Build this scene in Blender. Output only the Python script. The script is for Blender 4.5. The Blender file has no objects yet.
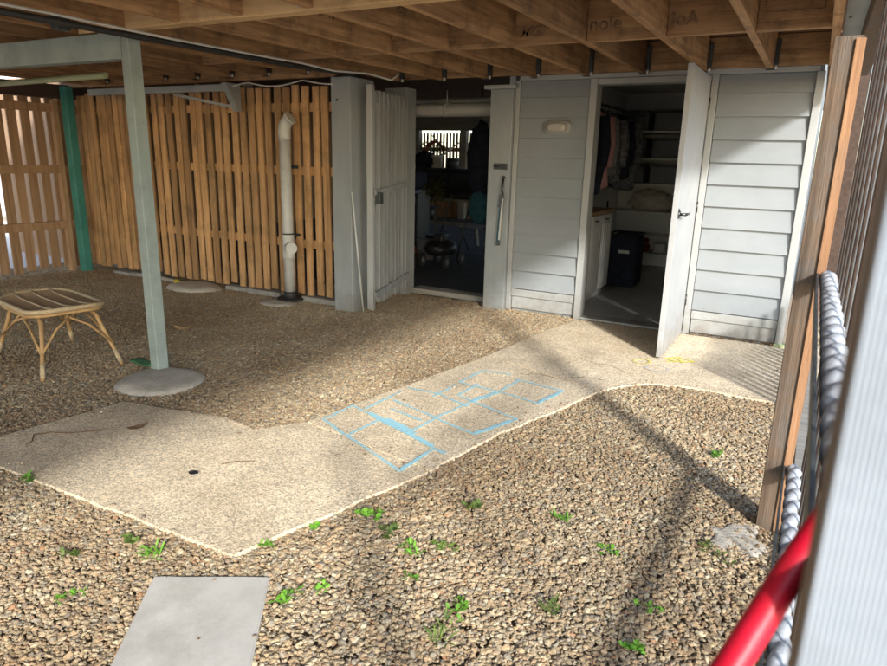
import bpy, bmesh, math, random
from mathutils import Vector, Matrix, noise
random.seed(7)
S = bpy.context.scene
col = S.collection
R = math.radians

# ------------------------------------------------------------------ materials
def mat(name, c1, c2=None, rough=.7, scale=8, stretch=(1, 1, 1), bump=.15, bscale=None, metal=0, spec=.4,
        isl=0.0, detail=6, dirt=None, dirt_scale=1.5, dirt_amt=.5, rand=0.0):
    m = bpy.data.materials.new(name); m.use_nodes = True
    nt = m.node_tree; N = nt.nodes; L = nt.links
    b = N['Principled BSDF']
    b.inputs['Roughness'].default_value = rough
    b.inputs['Metallic'].default_value = metal
    b.inputs['Specular IOR Level'].default_value = spec
    tc = N.new('ShaderNodeTexCoord'); mp = N.new('ShaderNodeMapping')
    mp.inputs['Scale'].default_value = stretch
    L.new(tc.outputs['Object'], mp.inputs['Vector'])
    vec = mp.outputs['Vector']
    if isl:
        g = N.new('ShaderNodeNewGeometry')
        ad = N.new('ShaderNodeVectorMath'); ad.operation = 'ADD'
        ml = N.new('ShaderNodeVectorMath'); ml.operation = 'SCALE'; ml.inputs[0].default_value = (13, 17, 11)
        L.new(g.outputs['Random Per Island'], ml.inputs['Scale'])
        L.new(vec, ad.inputs[0]); L.new(ml.outputs[0], ad.inputs[1]); vec = ad.outputs[0]
    n = N.new('ShaderNodeTexNoise'); n.inputs['Scale'].default_value = scale
    n.inputs['Detail'].default_value = detail; n.inputs['Roughness'].default_value = .65
    L.new(vec, n.inputs['Vector'])
    r = N.new('ShaderNodeValToRGB')
    r.color_ramp.elements[0].position = .32; r.color_ramp.elements[1].position = .68
    r.color_ramp.elements[0].color = (*c1, 1); r.color_ramp.elements[1].color = (*(c2 or c1), 1)
    L.new(n.outputs['Fac'], r.inputs['Fac'])
    cur = r.outputs['Color']
    if isl:
        h = N.new('ShaderNodeHueSaturation')
        mr = N.new('ShaderNodeMapRange'); mr.inputs['To Min'].default_value = 1 - isl; mr.inputs['To Max'].default_value = 1 + isl
        L.new(g.outputs['Random Per Island'], mr.inputs['Value']); L.new(mr.outputs[0], h.inputs['Value'])
        L.new(cur, h.inputs['Color']); cur = h.outputs['Color']
    if rand:
        h = N.new('ShaderNodeHueSaturation'); oi = N.new('ShaderNodeObjectInfo')
        mr = N.new('ShaderNodeMapRange'); mr.inputs['To Min'].default_value = 1 - rand; mr.inputs['To Max'].default_value = 1 + rand
        L.new(oi.outputs['Random'], mr.inputs['Value']); L.new(mr.outputs[0], h.inputs['Value'])
        L.new(cur, h.inputs['Color']); cur = h.outputs['Color']
    if dirt:
        n2 = N.new('ShaderNodeTexNoise'); n2.inputs['Scale'].default_value = dirt_scale; n2.inputs['Detail'].default_value = 8
        n2.inputs['Roughness'].default_value = .7
        L.new(tc.outputs['Object'], n2.inputs['Vector'])
        mr2 = N.new('ShaderNodeMapRange'); mr2.inputs['From Min'].default_value = .48; mr2.inputs['From Max'].default_value = .7
        mr2.inputs['To Max'].default_value = dirt_amt
        L.new(n2.outputs['Fac'], mr2.inputs['Value'])
        mx = N.new('ShaderNodeMix'); mx.data_type = 'RGBA'
        L.new(mr2.outputs[0], mx.inputs['Factor']); L.new(cur, mx.inputs['A']); mx.inputs['B'].default_value = (*dirt, 1)
        cur = mx.outputs['Result']
    L.new(cur, b.inputs['Base Color'])
    if bump:
        nb = N.new('ShaderNodeTexNoise'); nb.inputs['Scale'].default_value = bscale or scale * 4; nb.inputs['Detail'].default_value = 4
        L.new(vec, nb.inputs['Vector'])
        bp = N.new('ShaderNodeBump'); bp.inputs['Strength'].default_value = bump; bp.inputs['Distance'].default_value = .01
        L.new(nb.outputs['Fac'], bp.inputs['Height']); L.new(bp.outputs['Normal'], b.inputs['Normal'])
    return m

M = {}
M['soil'] = mat('soil', (.27, .21, .15), (.44, .35, .25), scale=40, bump=.6, bscale=90)
M['white_pebble'] = mat('white pebble', (.5, .48, .45), (.85, .82, .78), scale=60, bump=.8, bscale=80)
M['lawn'] = mat('lawn', (.05, .09, .02), (.1, .14, .04), scale=6, bump=.6)
M['slab'] = mat('grey slab', (0.437, 0.418, 0.380), (0.551, 0.532, 0.484), rough=.9, scale=9, bump=.08, bscale=160, dirt=(0.285, 0.257, 0.209), dirt_scale=4, dirt_amt=.6)
M['footing'] = mat('footing concrete', (0.414, 0.380, 0.316), (0.575, 0.535, 0.460), rough=.95, scale=7, bump=.6, bscale=60, dirt=(0.299, 0.247, 0.178), dirt_scale=5, dirt_amt=.5)
M['kerb'] = mat('kerb concrete', (.2, .2, .19), (.32, .31, .29), rough=.95, scale=12, bump=.5, bscale=80, rand=.2)
M['joist'] = mat('joist pine', (.2, .105, .045), (.45, .265, .125), rough=.75, scale=3.5, stretch=(9, .5, 9), bump=.3, bscale=14, isl=.2, dirt=(.085, .05, .03), dirt_scale=4.5, dirt_amt=.75, rand=.25)
M['block'] = mat('blocking pine', (.22, .12, .055), (.46, .28, .14), rough=.75, scale=3.5, stretch=(.5, 9, 9), bump=.3, bscale=14, isl=.18, dirt=(.08, .05, .03), dirt_scale=5, dirt_amt=.75)
M['bearer'] = mat('bearer pine', (.48, .31, .15), (.68, .47, .25), rough=.75, scale=3.5, stretch=(.6, 8, 8), bump=.15, bscale=14, dirt=(.16, .08, .03), dirt_scale=3, dirt_amt=.6)
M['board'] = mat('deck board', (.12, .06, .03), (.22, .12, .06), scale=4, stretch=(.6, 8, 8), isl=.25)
M['batten'] = mat('batten pine', (.31, .17, .075), (.56, .345, .165), rough=.8, scale=3, stretch=(8, 8, .5), bump=.3, bscale=18, isl=.34, dirt=(.15, .105, .05), dirt_scale=3.2, dirt_amt=.7)
M['batten_dark'] = mat('weathered batten', (.24, .145, .08), (.4, .26, .155), rough=.85, scale=3, stretch=(8, 8, .5), bump=.2, bscale=18, isl=.2)
M['darkwood'] = mat('dark stained timber', (.04, .025, .018), (.08, .05, .035), rough=.85, scale=3, stretch=(8, .6, 8), bump=.2)
M['rail_wood'] = mat('rail pine', (.22, .11, .045), (.36, .2, .09), rough=.85, scale=3, stretch=(.6, 8, 8), bump=.2, bscale=18)
M['facing'] = mat('blue grey ribbed metal', (.3, .345, .4), (.37, .41, .46), rough=.5, scale=4, bump=.05, metal=.2, dirt=(.24, .27, .3), dirt_scale=6)
M['gal_light'] = mat('dull zinc coat', (.36, .38, .4), (.5, .52, .54), rough=.55, scale=14, bump=.25, metal=.2, dirt=(.2, .17, .15), dirt_scale=9, dirt_amt=.5)
M['sun_strip_wood'] = mat('painted sunlit pine', (.22, .115, .06), (.38, .21, .11), rough=.8, scale=3, stretch=(9, 9, .5), bump=.3, bscale=20, dirt=(.2, .13, .09), dirt_scale=3, dirt_amt=.6)  # brighter orange pine that paints sunlight on the timber post's edge
M['post_wood'] = mat('weathered shade grey post', (.1, .075, .055), (.2, .135, .09), rough=.85, scale=3, stretch=(9, 9, .5), bump=.4, bscale=20, dirt=(.13, .13, .125), dirt_scale=2.5, dirt_amt=.85)  # weathered timber, darkened and greyed to put the post's shade into its colour
M['gal'] = mat('galvanised steel', (.3, .33, .33), (.42, .45, .44), rough=.5, scale=5, bump=.05, metal=.35, dirt=(.28, .3, .27), dirt_scale=3)
M['steel_green'] = mat('pale green grey steel paint', (.23, .28, .265), (.31, .365, .34), rough=.6, scale=4, stretch=(1, 1, .3), bump=.08, dirt=(.15, .175, .165), dirt_scale=4, dirt_amt=.55)
M['teal'] = mat('teal paint', (.03, .17, .15), (.06, .25, .22), rough=.5, scale=5, bump=.08)
M['wallpaint'] = mat('weatherboard paint', (.235, .258, .270), (.275, .296, .308), rough=.55, scale=1.6, stretch=(1, 1, 2), bump=.05, bscale=30, dirt=(0.204, 0.212, 0.208), dirt_scale=2.2, dirt_amt=.35)
M['pillar'] = mat('pillar paint', (0.248, 0.272, 0.280), (0.312, 0.336, 0.344), rough=.65, scale=4, stretch=(1, 1, .4), bump=.12, bscale=35, dirt=(0.280, 0.288, 0.264), dirt_scale=5, dirt_amt=.4)
M['gatepaint'] = mat('gate paint', (0.224, 0.240, 0.244), (0.296, 0.312, 0.316), rough=.6, scale=4, stretch=(1, 1, .3), bump=.1, isl=.08, dirt=(0.224, 0.224, 0.208), dirt_scale=4, dirt_amt=.4)
M['trim'] = mat('trim paint', (0.320, 0.332, 0.328), (0.368, 0.380, 0.372), rough=.5, scale=3, bump=.04, dirt=(0.400, 0.400, 0.368), dirt_scale=5, dirt_amt=.3)
M['door'] = mat('door paint', (0.336, 0.348, 0.356), (0.376, 0.388, 0.392), rough=.42, scale=3, bump=.02, dirt=(0.480, 0.480, 0.456), dirt_scale=3, dirt_amt=.25)
M['pvc'] = mat('white pvc', (0.495, 0.503, 0.480), (0.570, 0.578, 0.555), rough=.35, scale=4, bump=.02, dirt=(0.300, 0.300, 0.255), dirt_scale=6, dirt_amt=.4)
M['pvc_green'] = mat('pale green pvc', (.36, .42, .22), (.46, .5, .28), rough=.5, scale=3, bump=.05)
M['rubber'] = mat('black rubber', (.015, .015, .015), (.035, .035, .035), rough=.6, scale=8, bump=.1)
M['darksteel'] = mat('dark steel', (.05, .06, .06), (.12, .13, .13), rough=.55, scale=12, bump=.1, metal=.6)
M['bolt'] = mat('zinc bolt', (.6, .6, .58), (.8, .8, .78), rough=.4, scale=20, bump=.05, metal=.4)
M['chrome'] = mat('satin handle metal', (.07, .07, .07), (.12, .12, .12), rough=.3, scale=20, bump=.02, metal=.9)
M['cable'] = mat('white cable', (.5, .5, .47), (.62, .61, .58), rough=.5, scale=10, bump=.02)
M['rattan'] = mat('rattan cane', (0.324, 0.180, 0.072), (0.540, 0.360, 0.162), rough=.55, scale=9, bump=.25, bscale=60, dirt=(0.225, 0.126, 0.054), dirt_scale=7, dirt_amt=.6)
M['binding'] = mat('pale cane binding', (.4, .3, .17), (.62, .5, .32), rough=.6, scale=60, stretch=(1, 1, 3), bump=.5, bscale=200)
M['weave'] = mat('woven cane seat', (.34, .22, .12), (.55, .38, .22), rough=.75, scale=60, stretch=(6, .6, 1), bump=.6, bscale=120)
M['chalk_dummy'] = None
M['red'] = mat('red plastic', (.42, .004, .018), (.52, .008, .03), rough=.42, scale=9, bump=.06, dirt=(.2, .02, .02), dirt_scale=14, dirt_amt=.5)
M['ink'] = mat('black stamp ink', (.12, .068, .04), (.33, .2, .11), rough=.9, scale=30, bump=0)
M['tile'] = mat('grey floor tile', (.36, .355, .345), (.48, .47, .45), rough=.35, scale=5, stretch=(1, .4, 1), bump=.02)
M['inwall'] = mat('closet wall', (.72, .72, .7), (.76, .76, .74), rough=.8, scale=3, bump=.03)
M['shelf'] = mat('white shelf', (.76, .76, .75), (.8, .8, .79), rough=.5, scale=3, bump=.02)
M['tub'] = mat('charcoal storage tub', (.13, .14, .155), (.18, .19, .21), rough=.5, scale=8, bump=.1, rand=.2)
M['blanket'] = mat('cream blanket', (.45, .42, .37), (.66, .62, .56), rough=.95, scale=14, bump=.8, bscale=40)
M['navy'] = mat('navy black fabric', (.008, .01, .02), (.02, .024, .045), rough=.9, scale=14, bump=.4)
M['pink'] = mat('dusty pink fabric', (.4, .2, .22), (.55, .33, .33), rough=.95, scale=12, stretch=(3, 3, .4), bump=.5)
M['floral'] = mat('dark patterned fabric', (.02, .035, .035), (.25, .25, .27), rough=.95, scale=28, bump=.3)
M['greyfab'] = mat('grey fabric', (.16, .16, .17), (.26, .26, .27), rough=.95, scale=12, bump=.4)
M['bench'] = mat('oak benchtop', (.25, .15, .08), (.4, .26, .14), rough=.4, scale=4, stretch=(8, .6, 8), bump=.05)
M['black'] = mat('black plastic', (.01, .01, .012), (.025, .025, .03), rough=.45, scale=9, bump=.1)
M['blue'] = mat('blue bin plastic', (.01, .018, .12), (.015, .03, .17), rough=.4, scale=5, bump=.04)
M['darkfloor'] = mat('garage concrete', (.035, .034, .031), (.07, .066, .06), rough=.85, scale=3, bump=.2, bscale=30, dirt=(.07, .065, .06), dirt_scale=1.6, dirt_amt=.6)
M['leaf'] = mat('weed leaf', (.09, .24, .02), (.2, .42, .05), rough=.55, scale=20, bump=.1, rand=.3)
M['leaf_olive'] = mat('olive weed leaf', (.07, .14, .03), (.2, .26, .06), rough=.6, scale=20, bump=.1, rand=.3)
M['leaf_dark'] = mat('dark leaf', (.03, .08, .015), (.08, .16, .03), rough=.6, scale=5, bump=.3)
M['yleaf'] = mat('yellow leaf', (.05, .055, .012), (.12, .11, .025), rough=.6, scale=5, bump=.3)
M['dry'] = mat('dry leaf', (.09, .055, .03), (.22, .13, .065), rough=.9, scale=30, bump=.4)
M['drypale'] = mat('pale dry leaf', (.36, .23, .11), (.52, .36, .2), rough=.9, scale=30, bump=.4)
M['greencloth'] = mat('green fabric scrap', (.04, .16, .07), (.1, .28, .13), rough=.9, scale=20, bump=.4)
M['tealfab'] = mat('teal fabric', (.015, .06, .08), (.03, .11, .14), rough=.9, scale=16, bump=.2)
M['orange'] = mat('orange plastic', (.5, .15, .02), (.6, .2, .04), rough=.5, scale=6, bump=.05)
M['terracotta'] = mat('red roll fabric', (.25, .03, .025), (.42, .08, .06), rough=.9, scale=10, bump=.3)
M['lens'] = mat('frosted light lens', (0.341, 0.330, 0.297), (0.385, 0.374, 0.341), rough=.25, scale=6, bump=.02)
M['greywood'] = mat('grey timber', (.2, .185, .16), (.32, .3, .26), rough=.9, scale=3, stretch=(.6, 8, 8), bump=.3)
M['bark'] = mat('bark', (.09, .065, .045), (.16, .12, .085), rough=.9, scale=8, stretch=(3, 3, .5), bump=.6)
M['render'] = mat('added backdrop render', (0.775, 0.750, 0.700), (0.875, 0.850, 0.800), rough=.9, scale=4, bump=.1)
M['yellow'] = mat('yellow plastic', (.6, .5, .03), (.65, .55, .05), rough=.5, scale=6, bump=.02)

def concrete_path():
    m = mat('exposed path concrete', (.6, .49, .335), (.76, .635, .455), rough=.92, scale=3.2, bump=0, dirt=(0.330, 0.264, 0.182), dirt_scale=1.4, dirt_amt=.7)
    nt = m.node_tree; N = nt.nodes; L = nt.links; b = N['Principled BSDF']
    src = b.inputs['Base Color'].links[0].from_socket
    tc = N.new('ShaderNodeTexCoord')
    v = N.new('ShaderNodeTexVoronoi'); v.inputs['Scale'].default_value = 150
    L.new(tc.outputs['Object'], v.inputs['Vector'])
    hs = N.new('ShaderNodeHueSaturation')
    sp = N.new('ShaderNodeSeparateColor'); L.new(v.outputs['Color'], sp.inputs[0])
    mr = N.new('ShaderNodeMapRange'); mr.inputs['To Min'].default_value = .6; mr.inputs['To Max'].default_value = 1.4
    L.new(sp.outputs[0], mr.inputs['Value']); L.new(mr.outputs[0], hs.inputs['Value']); L.new(src, hs.inputs['Color'])
    L.new(hs.outputs[0], b.inputs['Base Color'])
    bp = N.new('ShaderNodeBump'); bp.inputs['Strength'].default_value = .45; bp.inputs['Distance'].default_value = .004
    L.new(v.outputs['Distance'], bp.inputs['Height']); L.new(bp.outputs[0], b.inputs['Normal'])
    return m
M['path'] = concrete_path()
M['stray'] = mat('stray pebble', (.2, .15, .1), (.44, .35, .25), rough=.8, scale=11, bump=.2, isl=.35)

def splash(m, c=(.17, .14, .1), top=.42, amt=.6):
    nt = m.node_tree; N = nt.nodes; L = nt.links; b = N['Principled BSDF']
    src = b.inputs['Base Color'].links[0].from_socket
    tc = N.new('ShaderNodeTexCoord'); sx = N.new('ShaderNodeSeparateXYZ'); L.new(tc.outputs['Object'], sx.inputs[0])
    n = N.new('ShaderNodeTexNoise'); n.inputs['Scale'].default_value = 7; n.inputs['Detail'].default_value = 8; n.inputs['Roughness'].default_value = .75
    L.new(tc.outputs['Object'], n.inputs['Vector'])
    mr = N.new('ShaderNodeMapRange'); mr.inputs['From Min'].default_value = 0; mr.inputs['From Max'].default_value = top
    mr.inputs['To Min'].default_value = .28; mr.inputs['To Max'].default_value = -.12
    L.new(sx.outputs['Z'], mr.inputs['Value'])
    ad = N.new('ShaderNodeMath'); ad.operation = 'ADD'; L.new(n.outputs['Fac'], ad.inputs[0]); L.new(mr.outputs[0], ad.inputs[1])
    m2 = N.new('ShaderNodeMapRange'); m2.inputs['From Min'].default_value = .52; m2.inputs['From Max'].default_value = .85; m2.inputs['To Max'].default_value = amt
    L.new(ad.outputs[0], m2.inputs['Value'])
    mx = N.new('ShaderNodeMix'); mx.data_type = 'RGBA'; L.new(m2.outputs[0], mx.inputs['Factor']); L.new(src, mx.inputs['A']); mx.inputs['B'].default_value = (*c, 1)
    L.new(mx.outputs['Result'], b.inputs['Base Color'])
for k_ in ('wallpaint', 'trim', 'pillar', 'gatepaint', 'door', 'pvc'): splash(M[k_])
def chalk(name, c, thr=.47):
    m = bpy.data.materials.new(name); m.use_nodes = True
    nt = m.node_tree; N = nt.nodes; L = nt.links; b = N['Principled BSDF']
    b.inputs['Base Color'].default_value = (*c, 1); b.inputs['Roughness'].default_value = .95
    tc = N.new('ShaderNodeTexCoord')
    n = N.new('ShaderNodeTexNoise'); n.inputs['Scale'].default_value = 110; n.inputs['Detail'].default_value = 4
    n2 = N.new('ShaderNodeTexNoise'); n2.inputs['Scale'].default_value = 5; n2.inputs['Detail'].default_value = 2
    L.new(tc.outputs['Object'], n.inputs['Vector']); L.new(tc.outputs['Object'], n2.inputs['Vector'])
    a = N.new('ShaderNodeMath'); a.operation = 'MULTIPLY_ADD'; a.inputs[1].default_value = .55
    L.new(n2.outputs['Fac'], a.inputs[0]); L.new(n.outputs['Fac'], a.inputs[2])
    mr = N.new('ShaderNodeMapRange'); mr.inputs['From Min'].default_value = thr + .2; mr.inputs['From Max'].default_value = thr + .45
    mr.inputs['To Max'].default_value = .85
    L.new(a.outputs[0], mr.inputs['Value']); L.new(mr.outputs[0], b.inputs['Alpha'])
    return m
M['chalk_blue'] = chalk('blue chalk', (.4, .68, .76), .3)
M['chalk_bold'] = chalk('bold blue chalk', (.36, .68, .78), .27)
M['chalk_yellow'] = chalk('yellow chalk', (.72, .66, .12), .3)
M['chalk_white'] = chalk('white chalk', (.62, .62, .58), .34)

def pebble_mat():
    m = bpy.data.materials.new('river pebble'); m.use_nodes = True
    nt = m.node_tree; N = nt.nodes; L = nt.links; b = N['Principled BSDF']
    b.inputs['Roughness'].default_value = .75; b.inputs['Specular IOR Level'].default_value = .3
    oi = N.new('ShaderNodeObjectInfo'); r = N.new('ShaderNodeValToRGB')
    cs = [(0, (0.360, 0.275, 0.171)), (.12, (0.446, 0.341, 0.204)), (.24, (0.306, 0.241, 0.163)), (.34, (0.466, 0.378, 0.242)), (.46, (0.401, 0.283, 0.172)),
          (.56, (0.502, 0.427, 0.285)), (.64, (0.334, 0.293, 0.220)), (.74, (0.462, 0.337, 0.198)), (.84, (0.405, 0.327, 0.214)), (.93, (0.561, 0.493, 0.349)), (.96, (0.237, 0.197, 0.148)), (.985, (0.435, 0.246, 0.134))]
    cr = r.color_ramp; cr.interpolation = 'CONSTANT'
    cr.elements[0].color = (*cs[0][1], 1); cr.elements[1].position = cs[1][0]; cr.elements[1].color = (*cs[1][1], 1)
    for p, c in cs[2:]:
        e = cr.elements.new(p); e.color = (*c, 1)
    L.new(oi.outputs['Random'], r.inputs['Fac'])
    n = N.new('ShaderNodeTexNoise'); n.inputs['Scale'].default_value = .9; n.inputs['Detail'].default_value = 5; n.inputs['Roughness'].default_value = .6
    L.new(oi.outputs['Location'], n.inputs['Vector'])
    mr = N.new('ShaderNodeMapRange'); mr.inputs['From Min'].default_value = .4; mr.inputs['From Max'].default_value = .62
    mr.inputs['To Min'].default_value = 0; mr.inputs['To Max'].default_value = .55
    L.new(n.outputs['Fac'], mr.inputs['Value'])
    mx = N.new('ShaderNodeMix'); mx.data_type = 'RGBA'; mx.blend_type = 'MULTIPLY'
    L.new(mr.outputs[0], mx.inputs['Factor']); L.new(r.outputs['Color'], mx.inputs['A']); mx.inputs['B'].default_value = (.5, .4, .32, 1)
    # mottling in each stone
    tc = N.new('ShaderNodeTexCoord'); n3 = N.new('ShaderNodeTexNoise'); n3.inputs['Scale'].default_value = 90
    L.new(tc.outputs['Object'], n3.inputs['Vector'])
    mr3 = N.new('ShaderNodeMapRange'); mr3.inputs['To Min'].default_value = .6; mr3.inputs['To Max'].default_value = 1.4
    L.new(n3.outputs['Fac'], mr3.inputs['Value'])
    hs = N.new('ShaderNodeHueSaturation'); L.new(mr3.outputs[0], hs.inputs['Value']); L.new(mx.outputs['Result'], hs.inputs['Color'])
    L.new(hs.outputs[0], b.inputs['Base Color'])
    return m
M['pebble'] = pebble_mat()

# ------------------------------------------------------------------ mesh helpers
class MB:
    def __init__(s): s.bm = bmesh.new()
    def box(s, x0, x1, y0, y1, z0, z1, bev=0, mtx=None):
        vs = [s.bm.verts.new(p) for p in ((x0, y0, z0), (x1, y0, z0), (x1, y1, z0), (x0, y1, z0), (x0, y0, z1), (x1, y0, z1), (x1, y1, z1), (x0, y1, z1))]
        fs = [s.bm.faces.new([vs[i] for i in f]) for f in ((3, 2, 1, 0), (4, 5, 6, 7), (0, 1, 5, 4), (1, 2, 6, 5), (2, 3, 7, 6), (3, 0, 4, 7))]
        if bev:
            es = list({e for f in fs for e in f.edges})
            r = bmesh.ops.bevel(s.bm, geom=es, offset=bev, segments=2, affect='EDGES', profile=.5)
            vs = list({v for v in r['verts']} | {v for v in vs if v.is_valid})
        if mtx: bmesh.ops.transform(s.bm, matrix=mtx, verts=[v for v in vs if v.is_valid])
        return s
    def bar(s, a, b, w, h, up=(0, 0, 1), bev=0):   # rectangular bar between two points
        a = Vector(a); b = Vector(b); d = b - a; L = d.length; d.normalize()
        up = Vector(up); x = d.cross(up)
        if x.length < 1e-4: x = d.cross(Vector((0, 1, 0)))
        x.normalize(); u = x.cross(d)
        m = Matrix((x, d, u)).transposed().to_4x4(); m.translation = a
        return s.box(-w / 2, w / 2, 0, L, -h / 2, h / 2, bev, m)
    def tube(s, pts, r, n=12, caps=True):
        pts = [Vector(p) for p in pts]; rings = []
        rr = r if isinstance(r, (list, tuple)) else [r] * len(pts)
        pu = None
        for i, p in enumerate(pts):
            d = (pts[min(i + 1, len(pts) - 1)] - pts[max(i - 1, 0)]).normalized()
            if pu is None: pu = d.orthogonal().normalized()
            u = (pu - d * pu.dot(d)).normalized(); pu = u; v = d.cross(u)
            rings.append([s.bm.verts.new(p + (u * math.cos(2 * math.pi * k / n) + v * math.sin(2 * math.pi * k / n)) * rr[i]) for k in range(n)])
        for a, b in zip(rings, rings[1:]):
            for k in range(n):
                f = s.bm.faces.new((a[k], a[(k + 1) % n], b[(k + 1) % n], b[k])); f.smooth = True
        if caps:
            s.bm.faces.new(rings[0][::-1]); s.bm.faces.new(rings[-1])
        return s
    def prism(s, poly, z0, z1, bev=0):
        lo = [s.bm.verts.new((x, y, z0)) for x, y in poly]; hi = [s.bm.verts.new((x, y, z1)) for x, y in poly]
        n = len(poly); fs = [s.bm.faces.new(lo[::-1])]; top = s.bm.faces.new(hi); fs.append(top)
        for k in range(n): fs.append(s.bm.faces.new((lo[k], lo[(k + 1) % n], hi[(k + 1) % n], hi[k])))
        bmesh.ops.recalc_face_normals(s.bm, faces=fs)
        if bev: bmesh.ops.bevel(s.bm, geom=list(top.edges), offset=bev, segments=2, affect='EDGES')
        return s
    def profile_x(s, prof, x0, x1):   # closed profile in (y,z) extruded along x
        a = [s.bm.verts.new((x0, y, z)) for y, z in prof]; b = [s.bm.verts.new((x1, y, z)) for y, z in prof]
        n = len(prof); fs = [s.bm.faces.new(a), s.bm.faces.new(b[::-1])]
        for k in range(n): fs.append(s.bm.faces.new((a[k], b[k], b[(k + 1) % n], a[(k + 1) % n])))
        bmesh.ops.recalc_face_normals(s.bm, faces=fs); return s
    def dome(s, cx, cy, rx, ry, h, z0=0, seed=0, n=28, m=7, rough=.06):
        rings = []
        for j in range(m):
            t = j / (m - 1) * math.pi / 2; ring = []
            for k in range(n):
                a = 2 * math.pi * k / n
                q = 1 + rough * 2 * noise.noise(Vector((math.cos(a) * 1.3 + seed * 3.1, math.sin(a) * 1.3, j * .2)))
                rr = math.cos(t) ** .38 * q
                ring.append(s.bm.verts.new((cx + rx * rr * math.cos(a), cy + ry * rr * math.sin(a), z0 + h * math.sin(t) * (1 + .12 * noise.noise(Vector((a, j, seed)))))) if j < m - 1 else None)
            rings.append(ring)
        top = s.bm.verts.new((cx, cy, z0 + h))
        for a, b in zip(rings[:-1], rings[1:-1]):
            for k in range(n): s.bm.faces.new((a[k], a[(k + 1) % n], b[(k + 1) % n], b[k])).smooth = True
        for k in range(n): s.bm.faces.new((rings[-2][k], rings[-2][(k + 1) % n], top)).smooth = True
        return s
    def build(s, name, m, parent=None, smooth=None):
        me = bpy.data.meshes.new(name); s.bm.to_mesh(me); s.bm.free()
        if m: me.materials.append(m)
        o = bpy.data.objects.new(name, me); col.objects.link(o)
        if parent:
            o.parent = parent; o.matrix_parent_inverse = PI[parent.name] if parent.name in PI else parent_inv(parent)
        return o
PI = {}
def parent_inv(p):
    m = Matrix.Identity(4); q = p
    while q: m = Matrix.LocRotScale(q.location, q.rotation_euler, q.scale) @ (q.matrix_parent_inverse.inverted() if False else Matrix.Identity(4)) @ m if not q.parent else m; q = q.parent
    # meshes are modelled in world coordinates: undo only the top-level empty's own transform
    t = p
    while t.parent: t = t.parent
    if p.parent: return Matrix.Identity(4)
    return Matrix.LocRotScale(t.location, t.rotation_euler, t.scale).inverted()

def thing(name, label, cat, loc=(0, 0, 0), group=None):
    o = bpy.data.objects.new(name, None); col.objects.link(o); o.location = loc; o.empty_display_size = .1
    o['label'] = label; o['category'] = cat
    if group: o['group'] = group
    return o
def tag(o, label, cat, group=None):
    o['label'] = label; o['category'] = cat
    if group: o['group'] = group
    return o
def struct(o): o['kind'] = 'structure'; return o

# ------------------------------------------------------------------ ground
b = MB(); b.box(-60, 60, -60, 80, -.5, -.012); struct(b.build('ground', M['soil']))
YW = 5.84
pathA = [(-3.45, 1.43), (-3.11, 1.46), (-1.66, 1.50), (-1.39, 2.44), (-2.26, 2.60), (-2.42, 2.38), (-2.66, 2.42), (-3.34, 2.28)]
pathB = [(-2.255, 2.612), (-1.385, 2.452), (-1.29, 3.04), (-1.14, 3.50), (-1.02, 3.96), (-1.955, 4.28)]
pathC = [(-1.952, 4.292), (-1.015, 3.972), (-.93, 4.14), (-.80, 4.28), (-.62, 4.36), (-.46, 4.37), (-.2, 4.355), (.10, 4.36), (.42, 4.38), (.42, 5.96), (-.06, 5.96), (-.06, 5.80), (-1.72, 5.78), (-1.84, 5.30)]
def wob(poly, amp=.012, step=.08):
    out = []
    for (x0, y0), (x1, y1) in zip(poly, poly[1:] + poly[:1]):
        L = math.hypot(x1 - x0, y1 - y0); n = max(1, int(L / step))
        for k in range(n):
            t = k / n; x = x0 + (x1 - x0) * t; y = y0 + (y1 - y0) * t
            a = 0 if k == 0 else amp * noise.noise(Vector((x * 6, y * 6, 0)))
            out.append((x + a, y - a))
    return out
b = MB()
for p in (pathA, pathB, pathC): b.prism(wob(p), -.08, .03, .0025)
struct(b.build('path', M['path']))

def inside(x, y, poly):
    c = False; j = len(poly) - 1
    for i in range(len(poly)):
        xi, yi = poly[i]; xj, yj = poly[j]
        if (yi > y) != (yj > y) and x < (xj - xi) * (y - yi) / (yj - yi) + xi: c = not c
        j = i
    return c
PAVER = [(-1.80, 1.27), (-1.46, 1.47), (-1.13, 1.02), (-1.47, .81)]
# gravel: emitter cells (skips the path)
bm = bmesh.new(); cs = .1
x = -8.3
while x < 1.6:
    y = .55
    while y < 6.9:
        cx, cy = x + cs / 2, y + cs / 2
        ok = True
        for p in (pathA, pathB, pathC, PAVER):
            if all(inside(cx + dx, cy + dy, p) for dx in (-.05, .05) for dy in (-.05, .05)): ok = False
        if cy > 5.9 and cx < .1: ok = False
        if cx < -3.9 and cy > 5.25: ok = False
        # outside the view wedge
        if cx < -cy * 2.2 - 1.2: ok = False
        if cx > .25 and cy < 2: ok = False
        if ok:
            v = [bm.verts.new(q) for q in ((x, y, 0), (x + cs, y, 0), (x + cs, y + cs, 0), (x, y + cs, 0))]
            bm.faces.new(v)
        y += cs
    x += cs
me = bpy.data.meshes.new('gravel'); bm.to_mesh(me); bm.free(); me.materials.append(M['pebble'])
gr = bpy.data.objects.new('gravel', me); col.objects.link(gr)
gr.location.z = .017; gr['kind'] = 'stuff'; gr['label'] = 'loose tan and brown river pebbles covering the yard around the path'; gr['category'] = 'gravel'
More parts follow.
